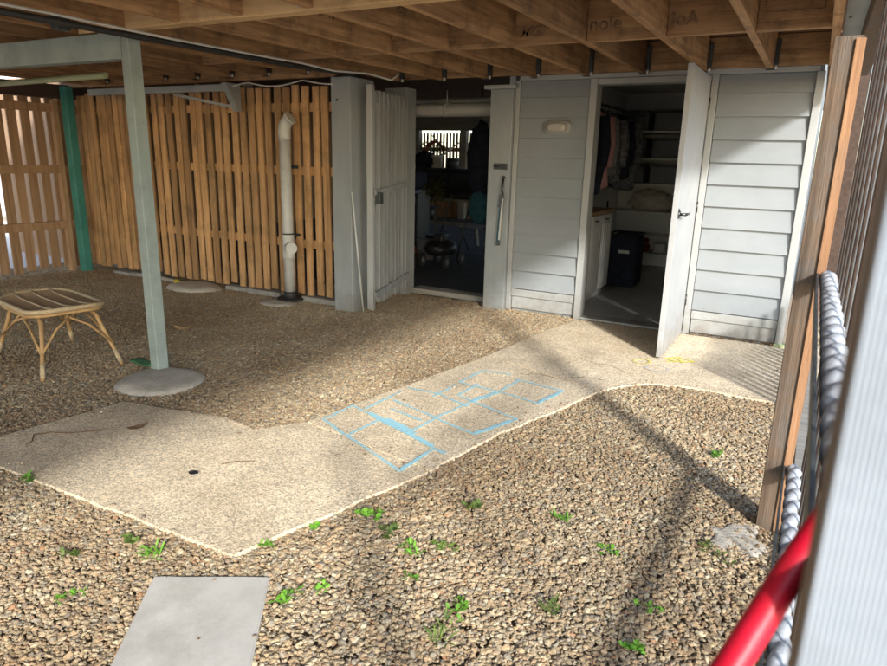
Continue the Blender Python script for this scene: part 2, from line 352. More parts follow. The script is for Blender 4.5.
def pebble_nodes(dens, rmin, rmax, name, m, zmin=-.009, zmax=.004):
    g = bpy.data.node_groups.new(name, 'GeometryNodeTree')
    g.interface.new_socket('Geometry', in_out='INPUT', socket_type='NodeSocketGeometry')
    g.interface.new_socket('Geometry', in_out='OUTPUT', socket_type='NodeSocketGeometry')
    N = g.nodes; L = g.links
    gi = N.new('NodeGroupInput'); go = N.new('NodeGroupOutput')
    dp = N.new('GeometryNodeDistributePointsOnFaces'); dp.inputs['Density'].default_value = dens
    L.new(gi.outputs[0], dp.inputs['Mesh'])
    ofs = N.new('GeometryNodeSetPosition'); rv = N.new('FunctionNodeRandomValue'); rv.data_type = 'FLOAT_VECTOR'
    rv.inputs[0].default_value = (0, 0, zmin); rv.inputs[1].default_value = (0, 0, zmax)
    L.new(dp.outputs['Points'], ofs.inputs['Geometry']); L.new(rv.outputs[0], ofs.inputs['Offset'])
    jn = N.new('GeometryNodeJoinGeometry')
    for k in range(5):
        ico = N.new('GeometryNodeMeshIcoSphere'); ico.inputs['Radius'].default_value = 1; ico.inputs['Subdivisions'].default_value = 3
        sp = N.new('GeometryNodeSetPosition'); pos = N.new('GeometryNodeInputPosition')
        nz = N.new('ShaderNodeTexNoise'); nz.inputs['Scale'].default_value = 1.1; nz.inputs['Detail'].default_value = 1
        ad = N.new('ShaderNodeVectorMath'); ad.operation = 'ADD'; ad.inputs[1].default_value = (k * 5.3, k * 2.1, k)
        L.new(pos.outputs[0], ad.inputs[0]); L.new(ad.outputs[0], nz.inputs['Vector'])
        sb = N.new('ShaderNodeVectorMath'); sb.operation = 'SUBTRACT'; sb.inputs[1].default_value = (.5, .5, .5)
        L.new(nz.outputs['Color'], sb.inputs[0])
        sc = N.new('ShaderNodeVectorMath'); sc.operation = 'SCALE'; sc.inputs['Scale'].default_value = 1.5
        L.new(sb.outputs[0], sc.inputs[0]); L.new(ico.outputs[0], sp.inputs['Geometry']); L.new(sc.outputs[0], sp.inputs['Offset'])
        sm = N.new('GeometryNodeSetShadeSmooth'); L.new(sp.outputs[0], sm.inputs[0])
        mt = N.new('GeometryNodeSetMaterial'); mt.inputs['Material'].default_value = m; L.new(sm.outputs[0], mt.inputs[0])
        ti = N.new('GeometryNodeGeometryToInstance'); L.new(mt.outputs[0], ti.inputs[0]); L.new(ti.outputs[0], jn.inputs[0])
    ip = N.new('GeometryNodeInstanceOnPoints'); ip.inputs['Pick Instance'].default_value = True
    L.new(ofs.outputs[0], ip.inputs['Points']); L.new(jn.outputs[0], ip.inputs['Instance'])
    rr = N.new('FunctionNodeRandomValue'); rr.data_type = 'FLOAT_VECTOR'; rr.inputs[0].default_value = (-.5, -.5, 0); rr.inputs[1].default_value = (.5, .5, 6.28); rr.inputs['Seed'].default_value = 3
    L.new(rr.outputs[0], ip.inputs['Rotation'])
    rs = N.new('FunctionNodeRandomValue'); rs.data_type = 'FLOAT_VECTOR'; rs.inputs[0].default_value = (.75, .55, .34); rs.inputs[1].default_value = (1.25, .95, .5); rs.inputs['Seed'].default_value = 5
    r1 = N.new('FunctionNodeRandomValue'); r1.data_type = 'FLOAT'
    r1.inputs[2].default_value = 0; r1.inputs[3].default_value = 1; r1.inputs['Seed'].default_value = 9
    pw = N.new('ShaderNodeMath'); pw.operation = 'POWER'; pw.inputs[1].default_value = 2.2; L.new(r1.outputs[1], pw.inputs[0])
    mr = N.new('ShaderNodeMapRange'); mr.inputs['To Min'].default_value = rmin; mr.inputs['To Max'].default_value = rmax; L.new(pw.outputs[0], mr.inputs['Value'])
    sv = N.new('ShaderNodeVectorMath'); sv.operation = 'SCALE'; L.new(rs.outputs[0], sv.inputs[0]); L.new(mr.outputs[0], sv.inputs['Scale'])
    L.new(sv.outputs[0], ip.inputs['Scale'])
    L.new(ip.outputs[0], go.inputs[0])
    return g
md = gr.modifiers.new('pebbles', 'NODES'); md.node_group = pebble_nodes(15000, .0042, .0135, 'pebbles', M['pebble'])
# white pebble strip outside the left fence
b = MB(); b.box(-14, -7.35, 0, 9, -.012, .0); o = b.build('white_pebble_bed', M['white_pebble']); o['kind'] = 'structure'
# garage slab behind the battens, closet floor
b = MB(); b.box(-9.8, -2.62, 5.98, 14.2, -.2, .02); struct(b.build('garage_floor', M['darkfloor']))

# ------------------------------------------------------------------ concrete things
b = MB(); b.prism(wob(PAVER, .009, .04), -.03, .033, .005); tag(b.build('paving_slab', M['slab']), 'square grey paving slab lying in the gravel nearest the camera', 'paving slab')
b = MB(); b.dome(-3.47, 2.64, .29, .28, .055, -.005, 1); tag(b.build('post_footing', M['footing']), 'round concrete footing under the free-standing steel post by the path', 'concrete footing', 'rounded concrete footings')
b = MB(); b.dome(-5.68, 4.84, .34, .24, .07, -.005, 2); tag(b.build('footing_mound', M['footing']), 'rough concrete mound at the foot of the batten screen, left of the downpipe', 'concrete footing', 'rounded concrete footings')
b = MB(); b.dome(-4.45, 4.78, .22, .16, .045, -.005, 3); tag(b.build('footing_mound', M['footing']), 'small brown concrete mound in front of the white downpipe', 'concrete footing', 'rounded concrete footings')
b = MB(); b.dome(-.08, 2.60, .12, .13, .028, -.003, 5, rough=.45); tag(b.build('concrete_spill', M['footing']), 'patch of spilled pale concrete at the base of the timber post', 'concrete spill')
kb = [(-7.15, -6.75, 4.93, .05, 'grey kerb block beside the teal corner post'), (-5.38, -5.07, 4.99, .06, 'short kerb block between the concrete mound and the downpipe'),
      (-5.05, -4.60, 4.97, .07, 'long kerb block just left of the downpipe'), (-4.33, -3.88, 4.99, .07, 'kerb block between the downpipe and the grey pillar')]
for i, (x0, x1, y0, h, lab) in enumerate(kb):
    b = MB(); b.box(x0, x1, y0, y0 + .12, -.05, h, .008); tag(b.build('kerb_block', M['kerb']), lab, 'kerb block', 'kerb blocks along the foot of the batten screen')
b = MB(); b.tube([(-6.85, 4.95, .03), (-6.5, 4.97, .035), (-6.05, 4.93, .03), (-5.96, 4.86, .02)], .028, 10); pp = b.build('ground_pipe', M['pvc']); tag(pp, 'pale pipe lying on the gravel along the batten screen', 'pipe')
b = MB(); b.tube([(-6.07, 4.935, .03), (-5.98, 4.885, .022)], .036, 10); b.build('yellow_coupling', M['yellow'], pp)

# ------------------------------------------------------------------ steel post and beam
t = thing('steel_portal', 'pale green grey steel post and beam carrying the deck at left', 'steel frame', (-3.63, 2.78, 0))
b = MB(); b.box(-.041, .041, -.041, .041, .02, 2.1, .006, Matrix.Translation((-3.665, 2.79, 0)) @ Matrix.Rotation(R(-4), 4, 'Z')); b.build('post', M['steel_green'], t)
b = MB(); b.box(-6.6, -3.70, 2.75, 2.84, 1.96, 2.11, .006); b.build('beam', M['steel_green'], t)
b = MB(); b.box(-3.80, -3.694, 2.744, 2.75, 1.97, 2.10, .001); b.build('end_plate', M['steel_green'], t)
b = MB(); b.tube([(-3.95, 2.80, 2.105), (-3.95, 2.80, 2.135)], .012, 6); b.build('bolt', M['bolt'], t)
t = thing('teal_post', 'teal painted steel post in the corner of the batten screens', 'post', (-7.6, 4.85, 0))
b = MB(); b.box(-.055, .055, -.045, .045, 0, 2.1, .005, Matrix.Translation((-7.55, 4.86, 0))); b.build('post', M['teal'], t)
b = MB(); b.box(-7.68, -7.42, 4.76, 4.92, 0, .012, .002); b.build('base_plate', M['teal'], t)

# ------------------------------------------------------------------ batten screens
def battens(b, x0, x1, y, w, gap, z0, z1, th=.022, jig=1.0, tilt=.008):
    x = x0
    while x + w < x1:
        bb = random.uniform(-.025, .02) * jig
        a = Matrix.Translation((x + w / 2, y, 0)) @ Matrix.Rotation(random.gauss(0, tilt * .6), 4, 'Y') @ Matrix.Rotation(random.gauss(0, .02), 4, 'Z')
        b.box(-w / 2, w / 2, 0, th, z0 + bb, z1 + random.uniform(-.01, .02), .002, a)
        x += w + gap * random.uniform(.75, 1.25)
t = thing('batten_screen', 'orange pine batten screen behind the downpipe and free-standing post', 'batten screen', (-5.8, 5.1, 0), 'timber batten screens')
b = MB(); battens(b, -7.70, -6.42, 5.03, .074, .028, .08, 2.03); battens(b, -6.42, -3.84, 5.06, .077, .042, .07, 2.04); b.build('battens', M['batten'], t)
for z in (1.86, 1.28, .58):
    b = MB(); b.box(-7.55, -3.84, 5.084, 5.125, z - .04, z + .04, .003); b.build('rail', M['batten'], t)
for x in (-6.42, -5.13):
    b = MB(); b.box(x, x + .08, 5.128, 5.2, 0, 2.1, .003); b.build('stud', M['greywood'], t)
t = thing('batten_screen', 'dark brown batten screen at the far left with daylight in its gaps', 'batten screen', (-7.72, 3.5, 0), 'timber batten screens')
b = MB(); y = .5
while y < 5.25:
    b.box(-7.74, -7.718, y, y + .1, .06 + random.uniform(-.02, .02), 2.02, .002); y += .145
b.build('battens', M['batten_dark'], t)
for z in (1.87, 1.2, .57):
    b = MB(); b.box(-7.715, -7.66, .3, 5.3, z - .045, z + .045, .003); b.build('rail', M['batten_dark'], t)
b = MB(); b.box(-7.712, -7.64, 4.74, 4.80, 0, 1.96, .003); b.build('stud', M['batten_dark'], t)
b = MB(); b.box(-7.80, -7.64, -2.6, 5.3, 1.975, 2.125, .003); b.build('top_beam', M['darkwood'], t)

# ------------------------------------------------------------------ downpipe
t = thing('downpipe', 'white drain pipe with side cap and tilted elbow before the battens', 'downpipe', (-4.42, 4.92, 0))
X, Y = -4.42, 4.93
b = MB(); b.tube([(X, Y, .09), (X, Y, 1.62)], .052, 24); b.build('pipe', M['pvc'], t)
b = MB(); pts = [(X, Y, 1.58), (X, Y, 1.64)]
for k in range(1, 6): a = k / 5 * R(52); pts.append((X + .13 * (1 - math.cos(a)), Y + .02 * (1 - math.cos(a)), 1.64 + .13 * math.sin(a)))
d = Vector((math.sin(R(52)), .1, math.cos(R(52)))); pts.append(tuple(Vector(pts[-1]) + d * .03))
b.tube(pts, .058, 24, caps=False); b.tube([tuple(Vector(pts[-1]) - d * .03), pts[-1]], [.062, .062], 24); b.build('elbow', M['pvc'], t)
b = MB(); b.tube([(X, Y, .44), (X, Y, .47), (X, Y, .66), (X, Y, .70)], .058, 24); b.build('tee', M['pvc'], t)
for z in (.68, 1.57):
    b = MB(); b.tube([(X, Y, z), (X, Y, z + .012)], .0605, 24); b.build('joint_ring', M['rubber'] if z < 1 else M['pvc'], t)
dv = Vector((.8, -.6, 0)).normalized()
b = MB(); b.tube([(X, Y, .56), tuple(Vector((X, Y, .56)) + dv * .10)], .05, 20); br = b.build('inspection_branch', M['pvc'], t)
b = MB(); b.tube([tuple(Vector((X, Y, .56)) + dv * .10), tuple(Vector((X, Y, .56)) + dv * .135)], [.057, .055], 20); b.build('cap', M['pvc'], br)
b = MB(); b.tube([(X, Y, .05), (X, Y, .12)], .062, 20); b.tube([(X, Y, .035), (X, Y, .055)], .13, 24); b.build('collar', M['rubber'], t)
for z in (.66, 1.3):
    b = MB(); b.box(X - .1, X + .1, Y + .054, Y + .062, z, z + .03); b.build('bracket', M['rubber'], t)

# ------------------------------------------------------------------ pillars and gate
t = thing('pillar', 'thick pale grey pillar at the end of the batten screen', 'pillar', (-3.75, 5.05, 0), 'painted pillars of the opening')
b = MB(); b.box(-3.83, -3.62, 4.88, 5.24, -.02, 2.09, .008); b.build('shaft', M['pillar'], t)
b = MB(); b.tube([(-3.76, 4.883, 1.90), (-3.76, 4.874, 1.90)], .012, 8); b.build('bolt', M['darksteel'], t)
t = thing('gate_post', 'grey post that the open slatted gate hangs from', 'post', (-3.72, 5.9, 0))
b = MB(); b.box(-3.92, -3.66, 5.86, 6.04, -.02, 2.09, .006); b.build('shaft', M['gatepaint'], t)
for z in (.55, 1.75):
    b = MB(); b.box(-3.70, -3.655, 5.845, 5.859, z, z + .12, .002); b.build('hinge', M['darksteel'], t)
t = thing('slatted_gate', 'pale grey slatted gate standing open beside the thick pillar', 'gate', (-3.62, 5.84, 0))
ga = Vector((-3.66, 5.83, 0)); gb = Vector((-3.49, 4.96, 0)); gd = (gb - ga); gl = gd.length; gd.normalize(); gn = Vector((-gd.y, gd.x, 0))
if gn.x < 0: gn = -gn
def gp(u, n, z): return tuple(ga + gd * u + gn * n + Vector((0, 0, z)))
b = MB(); b.bar(gp(gl - .05, 0, .04), gp(gl - .05, 0, 2.03), .05, .06, up=gn, bev=.003); b.build('closing_stile', M['trim'], t)
b = MB()
for k in range(8): b.bar(gp(.05 + k * .098, .02, .09), gp(.05 + k * .098, .02, 1.99), .024, .062, up=gd.cross(Vector((0, 0, 1))), bev=.003)
b.build('slats', M['gatepaint'], t)
b = MB(); b.bar(gp(.0, .03, 1.93), gp(gl - .08, .03, 1.93), .02, .09, bev=.002); b.build('rail', M['gatepaint'], t)
b = MB(); b.bar(gp(.0, .05, 1.17), gp(gl - .03, .05, 1.12), .02, .045, bev=.002); r_ = b.build('rail', M['gatepaint'], t)
b = MB(); b.box(-.02, .02, -.03, .03, -.05, .05, .004, Matrix.Translation(gp(gl - .09, .07, 1.07))); b.build('latch', M['darksteel'], r_)
b = MB(); b.bar(gp(.0, .05, .24), gp(gl - .03, .05, .18), .02, .06, bev=.002); b.build('rail', M['gatepaint'], t)
b = MB(); b.tube([(-3.60, 4.86, 1.12), (-3.575, 4.90, .6), (-3.535, 4.93, .02)], .008, 8); tag(b.build('white_stick', M['pvc']), 'thin white stick leaning between pillar and open gate', 'stick')
t = thing('pillar', 'slim pale pillar between the dark opening and the weatherboards', 'pillar', (-2.59, 5.87, 0), 'painted pillars of the opening')
b = MB(); b.box(-2.70, -2.48, 5.76, 5.96, -.03, 2.04, .006); b.build('shaft', M['pillar'], t)
b = MB(); b.box(-2.76, -2.45, 5.735, 5.97, 2.042, 2.075, .005); b.build('cap', M['trim'], t)
b = MB(); b.box(-2.64, -2.505, 5.748, 5.759, 1.34, 1.395, .002); pl = b.build('latch_plate', M['darksteel'], t)
b = MB(); b.tube([(-2.63, 5.742, 1.367), (-2.52, 5.742, 1.367)], .009, 8); b.build('bolt', M['darksteel'], pl)
t = thing('lanyard', 'teal and white lanyard with keys hanging on the slim pillar', 'lanyard', (-2.54, 5.74, 1.26))
b = MB(); b.tube([(-2.53, 5.757, 1.27), (-2.53, 5.735, 1.27), (-2.53, 5.732, 1.285)], .012, 8); b.build('hook', M['darksteel'], t)
b = MB(); b.tube([(-2.53, 5.738, 1.27), (-2.538, 5.737, 1.16), (-2.525, 5.737, 1.10)], .01, 6); b.build('key_clip', M['chrome'], t)
b = MB()
for k, (dx, dz) in enumerate(((-.012, .12), (.012, .1), (0, .14))):
    b.bar((-2.535 + dx, 5.735 - k * .004, 1.12), (-2.545 + dx * 1.5, 5.735 - k * .004, 1.12 - dz), .018, .003, up=(0, 1, 0))
b.build('keys', M['chrome'], t)
b = MB(); b.bar((-2.54, 5.733, 1.06), (-2.56, 5.735, .68), .026, .004, up=(0, 1, 0)); b.build('strap', M['tealfab'], t)
b = MB(); b.bar((-2.525, 5.728, 1.08), (-2.545, 5.730, .70), .016, .004, up=(0, 1, 0)); b.build('strap', M['cable'], t)
b = MB(); b.box(-2.572, -2.535, 5.724, 5.74, .645, .69, .003); b.build('clasp', M['darksteel'], t)

# ------------------------------------------------------------------ house wall with weatherboards and door
W = thing('house_wall', 'pale grey weatherboard wall with open white door under the deck', 'house wall', (-1.3, YW, 0))
def boards(x0, x1, name):
    b = MB(); z = .245
    while z < 2.1:
        zt = min(z + .19, 2.105)
        b.profile_x([(YW - .033, z), (YW - .004, z - .003), (YW + .012, zt), (YW - .002, zt + .004) if zt < 2.1 else (YW, zt)], x0, x1)
        z += .1725
    # backing
    b.box(x0, x1, YW + .014, YW + .05, -.02, 2.12)
    return b.build(name, M['wallpaint'], W)
boards(-2.43, -1.80, 'weatherboards'); boards(-.775, -.115, 'weatherboards')
for x0, x1 in ((-2.43, -1.80), (-.775, -.115)):
    b = MB(); b.box(x0, x1, YW - .022, YW + .01, .165, .235, .003); b.box(x0 + .004, x1 - .004, YW - .006, YW + .008, .045, .163, .003); b.build('base_board', M['trim'], W)
b = MB(); b.box(-2.445, -.10, YW - .03, YW + .02, 2.112, 2.150, .003); b.build('top_trim', M['trim'], W)
b = MB(); b.box(-2.476, -2.432, YW - .04, YW + .01, .03, 2.11, .003); b.build('edge_trim', M['trim'], W)
b = MB(); b.box(-.113, -.058, YW - .045, YW + .06, .01, 2.11, .004); b.build('corner_trim', M['trim'], W)
b = MB(); b.box(-.12, .02, YW - .07, YW + .02, -.01, .055, .004); b.build('corner_block', M['pvc_green'], W)
DX0, DX1 = -1.735, -.83
fr = MB(); fr.box(DX0 - .06, DX0, YW - .04, YW + .11, .01, 2.11, .003); fr.box(DX1, DX1 + .05, YW - .04, YW + .11, .01, 2.11, .003)
fr.box(DX0 + .002, DX1 - .002, YW - .038, YW + .11, 2.062, 2.109, .003)
F = fr.build('door_frame', M['trim'], W)
b = MB(); b.box(DX0 + .002, DX1 - .002, YW - .05, YW + .12, .031, .05, .003); b.build('door_sill', M['trim'], W)
# door leaf, opened about 90 degrees
ha = Vector((DX1 - .004, YW - .045, 0)); hb = Vector((-.825, 4.90, 0))
dd = (hb - ha); dl = dd.length; dd.normalize(); dn = Vector((dd.y, -dd.x, 0)) * -1
if dn.x < 0: dn = -dn
mt = Matrix((dd, -dn, Vector((0, 0, 1)))).transposed().to_4x4(); mt.translation = ha   # local x along leaf, y = inner side (-X world)
b = MB(); b.box(0, dl, 0, .038, .045, 2.085, .002, mt)
D = b.build('door', M['door'], W)
b = MB(); b.box(dl - .072, dl - .03, -.004, .0, 1.06, 1.13, .001, mt); b.build('latch_plate', M['darksteel'], D)
b = MB()
c0 = mt @ Vector((dl - .055, 0, 1.09)); out = dn
b.tube([c0, c0 + out * .012], .026, 20); b.tube([c0 + out * .012, c0 + out * .05], .010, 12)
b.tube([c0 + out * .046, c0 + out * .052 - dd * .03, c0 + out * .054 - dd * .125], [.011, .010, .008], 12); b.build('handle', M['chrome'], D)
b = MB(); c1 = mt @ Vector((dl - .055, .038, 1.09)); b.tube([c1, c1 - out * .05], .010, 12); b.tube([c1 - out * .046, c1 - out * .05 - dd * .12], .009, 12); b.build('handle', M['chrome'], D)
for z in (.28, 1.05, 1.85):
    b = MB(); b.tube([(ha.x + .006, ha.y, z), (ha.x + .006, ha.y, z + .09)], .007, 8); b.build('hinge', M['chrome'], D)
# bulkhead light
t = thing('bulkhead_light', 'oval white bulkhead light on the weatherboards left of the door', 'wall light', (-2.065, YW - .02, 1.71))
def oval(cx, cz, rx, rz, y0, y1, inset):
    bmq = bmesh.new(); n = 32; rings = []
    for y, k in ((y0, 1), (y1 + .01, 1), (y1, 1 - inset), (y1 - .004, .55 if inset > .3 else 1 - inset * 1.5)):
        ring = []
        for i in range(n):
            a = 2 * math.pi * i / n; ex = .62
            ring.append(bmq.verts.new((cx + rx * k * math.copysign(abs(math.cos(a)) ** ex, math.cos(a)), y, cz + rz * k * math.copysign(abs(math.sin(a)) ** ex, math.sin(a)))))
        rings.append(ring)
    for a, c in zip(rings, rings[1:]):
        for i in range(n): bmq.faces.new((a[i], c[i], c[(i + 1) % n], a[(i + 1) % n])).smooth = True
    bmq.faces.new(rings[-1]); bmesh.ops.recalc_face_normals(bmq, faces=bmq.faces)
    m_ = MB(); m_.bm.free(); m_.bm = bmq; return m_
oval(-2.065, 1.715, .125, .062, YW - .01, YW - .055, .1).build('base', M['trim'], t)
oval(-2.065, 1.715, .095, .045, YW - .05, YW - .098, .35).build('lens', M['lens'], t)

# ------------------------------------------------------------------ closet behind the door
CY1 = 10.0
C = thing('closet', 'white walled storage room with tiled floor seen through the door', 'storage room', (-1.4, 8, 0))
b = MB(); b.box(-2.55, -.25, 5.96, CY1, -.1, .028); fl = b.build('floor', M['tile'], C)
g_ = MB()
for x in (-2.2, -1.9, -1.6, -1.3, -1.0, -.7): g_.box(x - .002, x + .002, 5.98, CY1 - .5, .028, .0290)
for y in (6.5, 7.1, 7.7, 8.3, 8.9, 9.5): g_.box(-2.5, -.3, y - .002, y + .002, .0292, .0300)
g_.build('grout', M['kerb'], fl)
b = MB(); b.box(-2.61, -2.552, 5.97, CY1 + .1, -.1, 2.36); b.build('side_wall', M['inwall'], C)
b = MB(); b.box(-.248, -.19, 5.90, CY1 + .1, -.1, 2.36); b.build('side_wall', M['inwall'], C)
b = MB(); b.box(-2.55, -.25, CY1, CY1 + .1, -.1, 2.36); b.build('back_wall', M['inwall'], C)
b = MB(); b.box(-2.55, -.25, 5.9, CY1, 2.362, 2.38); b.build('ceiling', M['inwall'], C)
SH = thing('shelving', 'white shelving unit across the back of the storage room', 'shelves', (-1.5, 9.7, 0))
for z in (.19, .43, .76, 1.135, 1.475, 1.83):
    b = MB(); b.box(-2.545, -.27, 9.45, 9.98, z - .012, z + .012, .002); b.build('shelf', M['shelf'], SH)
b = MB(); b.box(-2.545, -.27, 9.5, 9.52, .032, .17, .002); b.build('plinth', M['shelf'], SH)
for x in (-2.547, -.268):
    b = MB(); b.box(x - .001, x + .001, 9.44, 9.98, .03, 2.2); b.build('side_panel', M['shelf'], SH)
rows = [(1.843, 'top shelf'), (1.488, 'second shelf down'), (1.148, 'third shelf down')]
tubs = []
for z, rn in rows:
    for (x0, sd) in ((-2.49, 'left'), (-2.04, 'right')):
        bq = thing('storage_tub', f'charcoal storage tub at {sd} end of the {rn} in the storage room', 'storage tub', (x0 + .2, 9.7, z), 'charcoal tubs on the shelves')
        b = MB(); mtx = Matrix.Translation((x0 + .205, 9.68, z))
        b.box(-.185, .185, -.2, .2, 0, .24, .02, mtx); b.build('tub', M['tub'], bq)
        b = MB(); b.box(-.2, .2, -.21, .21, .242, .265, .006, mtx); b.build('lid', M['yleaf'] if (z, sd) in ((1.488, 'left'), (1.843, 'right')) else M['tub'], bq)
def lumpy(cx, cy, cz, rx, ry, rz, seed, n=24, m=14, amp=.35, fr=2.5):
    q = MB(); rings = []
    for j in range(m + 1):
        th = math.pi * j / m; ring = []
        for i in range(n):
            a = 2 * math.pi * i / n; d = Vector((math.sin(th) * math.cos(a), math.sin(th) * math.sin(a), math.cos(th)))
            k = 1 + amp * noise.noise(d * fr + Vector((seed, seed * 2, 0))) + amp * .4 * noise.noise(d * fr * 3 + Vector((seed, 0, 4)))
            z = cz + rz * d.z * k
            ring.append(q.bm.verts.new((cx + rx * d.x * k, cy + ry * d.y * k, max(z, cz - rz * .82))))
        rings.append(ring)
    for a, c in zip(rings, rings[1:]):
        for i in range(n): q.bm.faces.new((a[i], c[i], c[(i + 1) % n], a[(i + 1) % n])).smooth = True
    return q
tag(lumpy(-2.0, 9.7, .90, .28, .2, .16, 3).build('blanket', M['blanket']), 'crumpled cream blanket heaped on the fourth shelf', 'blanket')
b = MB()
b.tube([(-2.46, 9.62, .26), (-1.95, 9.6, .26)], .055, 12); b.build('x', M['terracotta']); o = bpy.data.objects['x']; o.name = 'fabric_roll'; tag(o, 'lower red roll on the lowest shelf', 'fabric roll', 'red rolls on the lowest shelf')
b = MB(); b.tube([(-2.44, 9.66, .358), (-1.98, 9.64, .358)], .04, 12); tag(b.build('fabric_roll', M['terracotta']), 'upper red roll stacked on another on the lowest shelf', 'fabric roll', 'red rolls on the lowest shelf')
b = MB(); b.box(-1.88, -1.72, 9.55, 9.7, .204, .34, .02); tag(b.build('white_bag', M['cable']), 'small white bag beside the red rolls', 'bag')
# cabinet
t = thing('cabinet', 'white cabinet with oak benchtop inside the door on the left', 'cabinet', (-2.2, 6.6, 0))
b = MB(); b.box(-2.545, -1.90, 6.12, 7.22, .10, .91, .003); b.build('carcass', M['shelf'], t)
b = MB(); b.box(-2.545, -1.93, 6.14, 7.20, .03, .098); b.build('plinth', M['shelf'], t)
b = MB(); b.box(-2.545, -1.865, 6.10, 7.25, .912, .95, .003); b.build('benchtop', M['bench'], t)
for y in (6.13, 6.495, 6.86):
    b = MB(); b.box(-1.899, -1.88, y, y + .355, .12, .90, .002)
    for k in range(5): b.box(-1.8795, -1.876, y + .04 + k * .058, y + .09 + k * .058, .17, .80, .001)
    dr = b.build('cabinet_door', M['shelf'], t)
    b = MB(); b.tube([(-1.876, y + .05, .855), (-1.855, y + .05, .855), (-1.855, y + .12, .855), (-1.876, y + .12, .855)], .006, 8); b.build('handle', M['black'], dr)
tag(lumpy(-2.15, 6.5, .99, .13, .14, .05, 9).build('dark_cloth', M['navy']), 'small dark cloth lying on the oak benchtop', 'cloth')
# laundry bin
t = thing('laundry_bin', 'tall black laundry bag bin standing beyond the white cabinet', 'bin', (-1.85, 7.85, 0))
b = MB(); bmv = []
b.box(-2.02, -1.68, 7.62, 8.0, .032, .62, .03); q = b.build('bag', M['navy'], t)
b = MB(); b.tube([(-2.02, 7.62, .63), (-1.68, 7.62, .63), (-1.68, 8.0, .63), (-2.02, 8.0, .63), (-2.02, 7.62, .63)], .012, 8, caps=False); b.build('rim', M['black'], t)
b = MB(); b.box(-1.88, -1.76, 7.6135, 7.619, .42, .455); b.build('patch', M['cable'], t)
b = MB(); b.tube([(-2.0, 7.6, .04), (-2.05, 7.6, 1.0)], .009, 8); tag(b.build('broom_stick', M['black']), 'thin dark stick leaning behind the laundry bin', 'stick')
# hanging clothes
b = MB(); b.tube([(-2.13, 6.5, 2.02), (-2.13, 9.3, 2.02)], .013, 10); tag(b.build('hanging_rail', M['darksteel']), 'dark rail holding clothes along the left wall', 'clothes rail')
def garment(y, w, z0, m, nm, lab, depth=.05, fold=6, xo=-2.1, sleeve=True):
    t = thing(nm, lab, 'clothing', (xo, y, 1.9), 'clothes on the rail')
    q = MB(); n = 40; rows_ = 14; rings = []
    for j in range(rows_ + 1):
        tt = j / rows_; z = 1.94 + (z0 - 1.94) * tt
        ww = w * (.35 + .65 * min(1, tt * 6)) * (1 + .08 * math.sin(tt * 7 + y * 9)); dp = depth * (.4 + .8 * tt)
        ring = []
        for i in range(n):
            a = 2 * math.pi * i / n
            f = 1 + .3 * math.sin(a * fold + y * 13) * tt
            ring.append(q.bm.verts.new((xo + ww / 2 * math.cos(a), y + dp * math.sin(a) * f + .02 * math.sin(tt * 4 + y), z + .02 * math.sin(a * 3 + y) * tt)))
        rings.append(ring)
    for a, c in zip(rings, rings[1:]):
        for i in range(n): q.bm.faces.new((a[i], c[i], c[(i + 1) % n], a[(i + 1) % n])).smooth = True
    q.bm.faces.new(rings[0]); q.bm.faces.new(rings[-1])
    if sleeve:
        q.tube([(xo + w * .42, y - .01, 1.86), (xo + w * .52, y - .03, 1.6), (xo + w * .5, y - .05, 1.38)], [.055, .05, .04], 12)
    q.build('garment', m, t)
    h = MB(); h.tube([(xo - w * .4, y, 1.90), (xo, y, 1.965), (xo + w * .4, y, 1.90)], .006, 6); h.tube([(xo, y, 1.965), (xo, y, 2.0), (xo - .02, y, 2.04)], .003, 6); h.build('coat_hanger', M['black'], t)
garment(6.72, .44, 1.12, M['navy'], 'black_coat', 'long black coat hanging nearest the door')
garment(6.98, .40, 1.18, M['pink'], 'pink_gown', 'dusty pink garment hanging behind the black coat', fold=8)
garment(7.22, .36, 1.3, M['greyfab'], 'grey_shirt', 'grey garment hanging behind the pink one')
garment(7.5, .42, 1.22, M['floral'], 'patterned_dress', 'dark patterned dress hanging in the middle of the rail')
garment(7.85, .38, 1.25, M['navy'], 'dark_shirt', 'dark shirt hanging at the far end of the rail')
garment(8.2, .40, 1.12, M['floral'], 'patterned_shirt', 'patterned shirt hanging last on the rail next to the shelves')

# ------------------------------------------------------------------ garage behind the opening
G = thing('garage_enclosure', 'dark timber walls enclosing the garage under the house', 'wall', (-5, 10, 0))
b = MB(); b.box(-9.9, -9.8, 5.3, 14.3, -.05, 2.29); b.box(-9.79, -7.76, 5.32, 5.4, -.05, 2.29); b.build('side_wall', M['batten_dark'], G)
t = thing('batten_screen', 'far batten screen glowing with daylight at the back of the garage', 'batten screen', (-5, 14.2, 0), 'timber batten screens')
b = MB(); b.box(-9.8, -2.62, 14.23, 14.25, .0, .9); b.build('base_panel', M['batten_dark'], t)
b = MB(); x = -9.8
while x < -2.6:
    b.box(x, x + .052, 14.2, 14.225, .05, 1.97, .002); x += .088
b.build('battens', M['batten_dark'], t)
for z in (1.6, .5):
    b = MB(); b.box(-9.8, -2.62, 14.253, 14.27, z - .045, z + .045); b.build('rail', M['batten_dark'], t)
b = MB(); b.box(-9.8, -2.62, 13.6, 13.7, 2.0, 2.29); tag(b.build('garage_beam', M['greywood']), 'dark beam across the top of the garage before the far screen', 'beam')
for x in (-8.5, -7.25, -5.6):
    b = MB(); b.box(x - .08, x + .08, 14.05, 14.19, 0, 2.2); tag(b.build('garage_post', M['greywood']), {-8.5: 'dark post left of the far batten screen', -7.25: 'dark post in the middle of the far batten screen', -5.6: 'dark post at the right of the far batten screen'}[x], 'post', 'posts by the far batten screen')
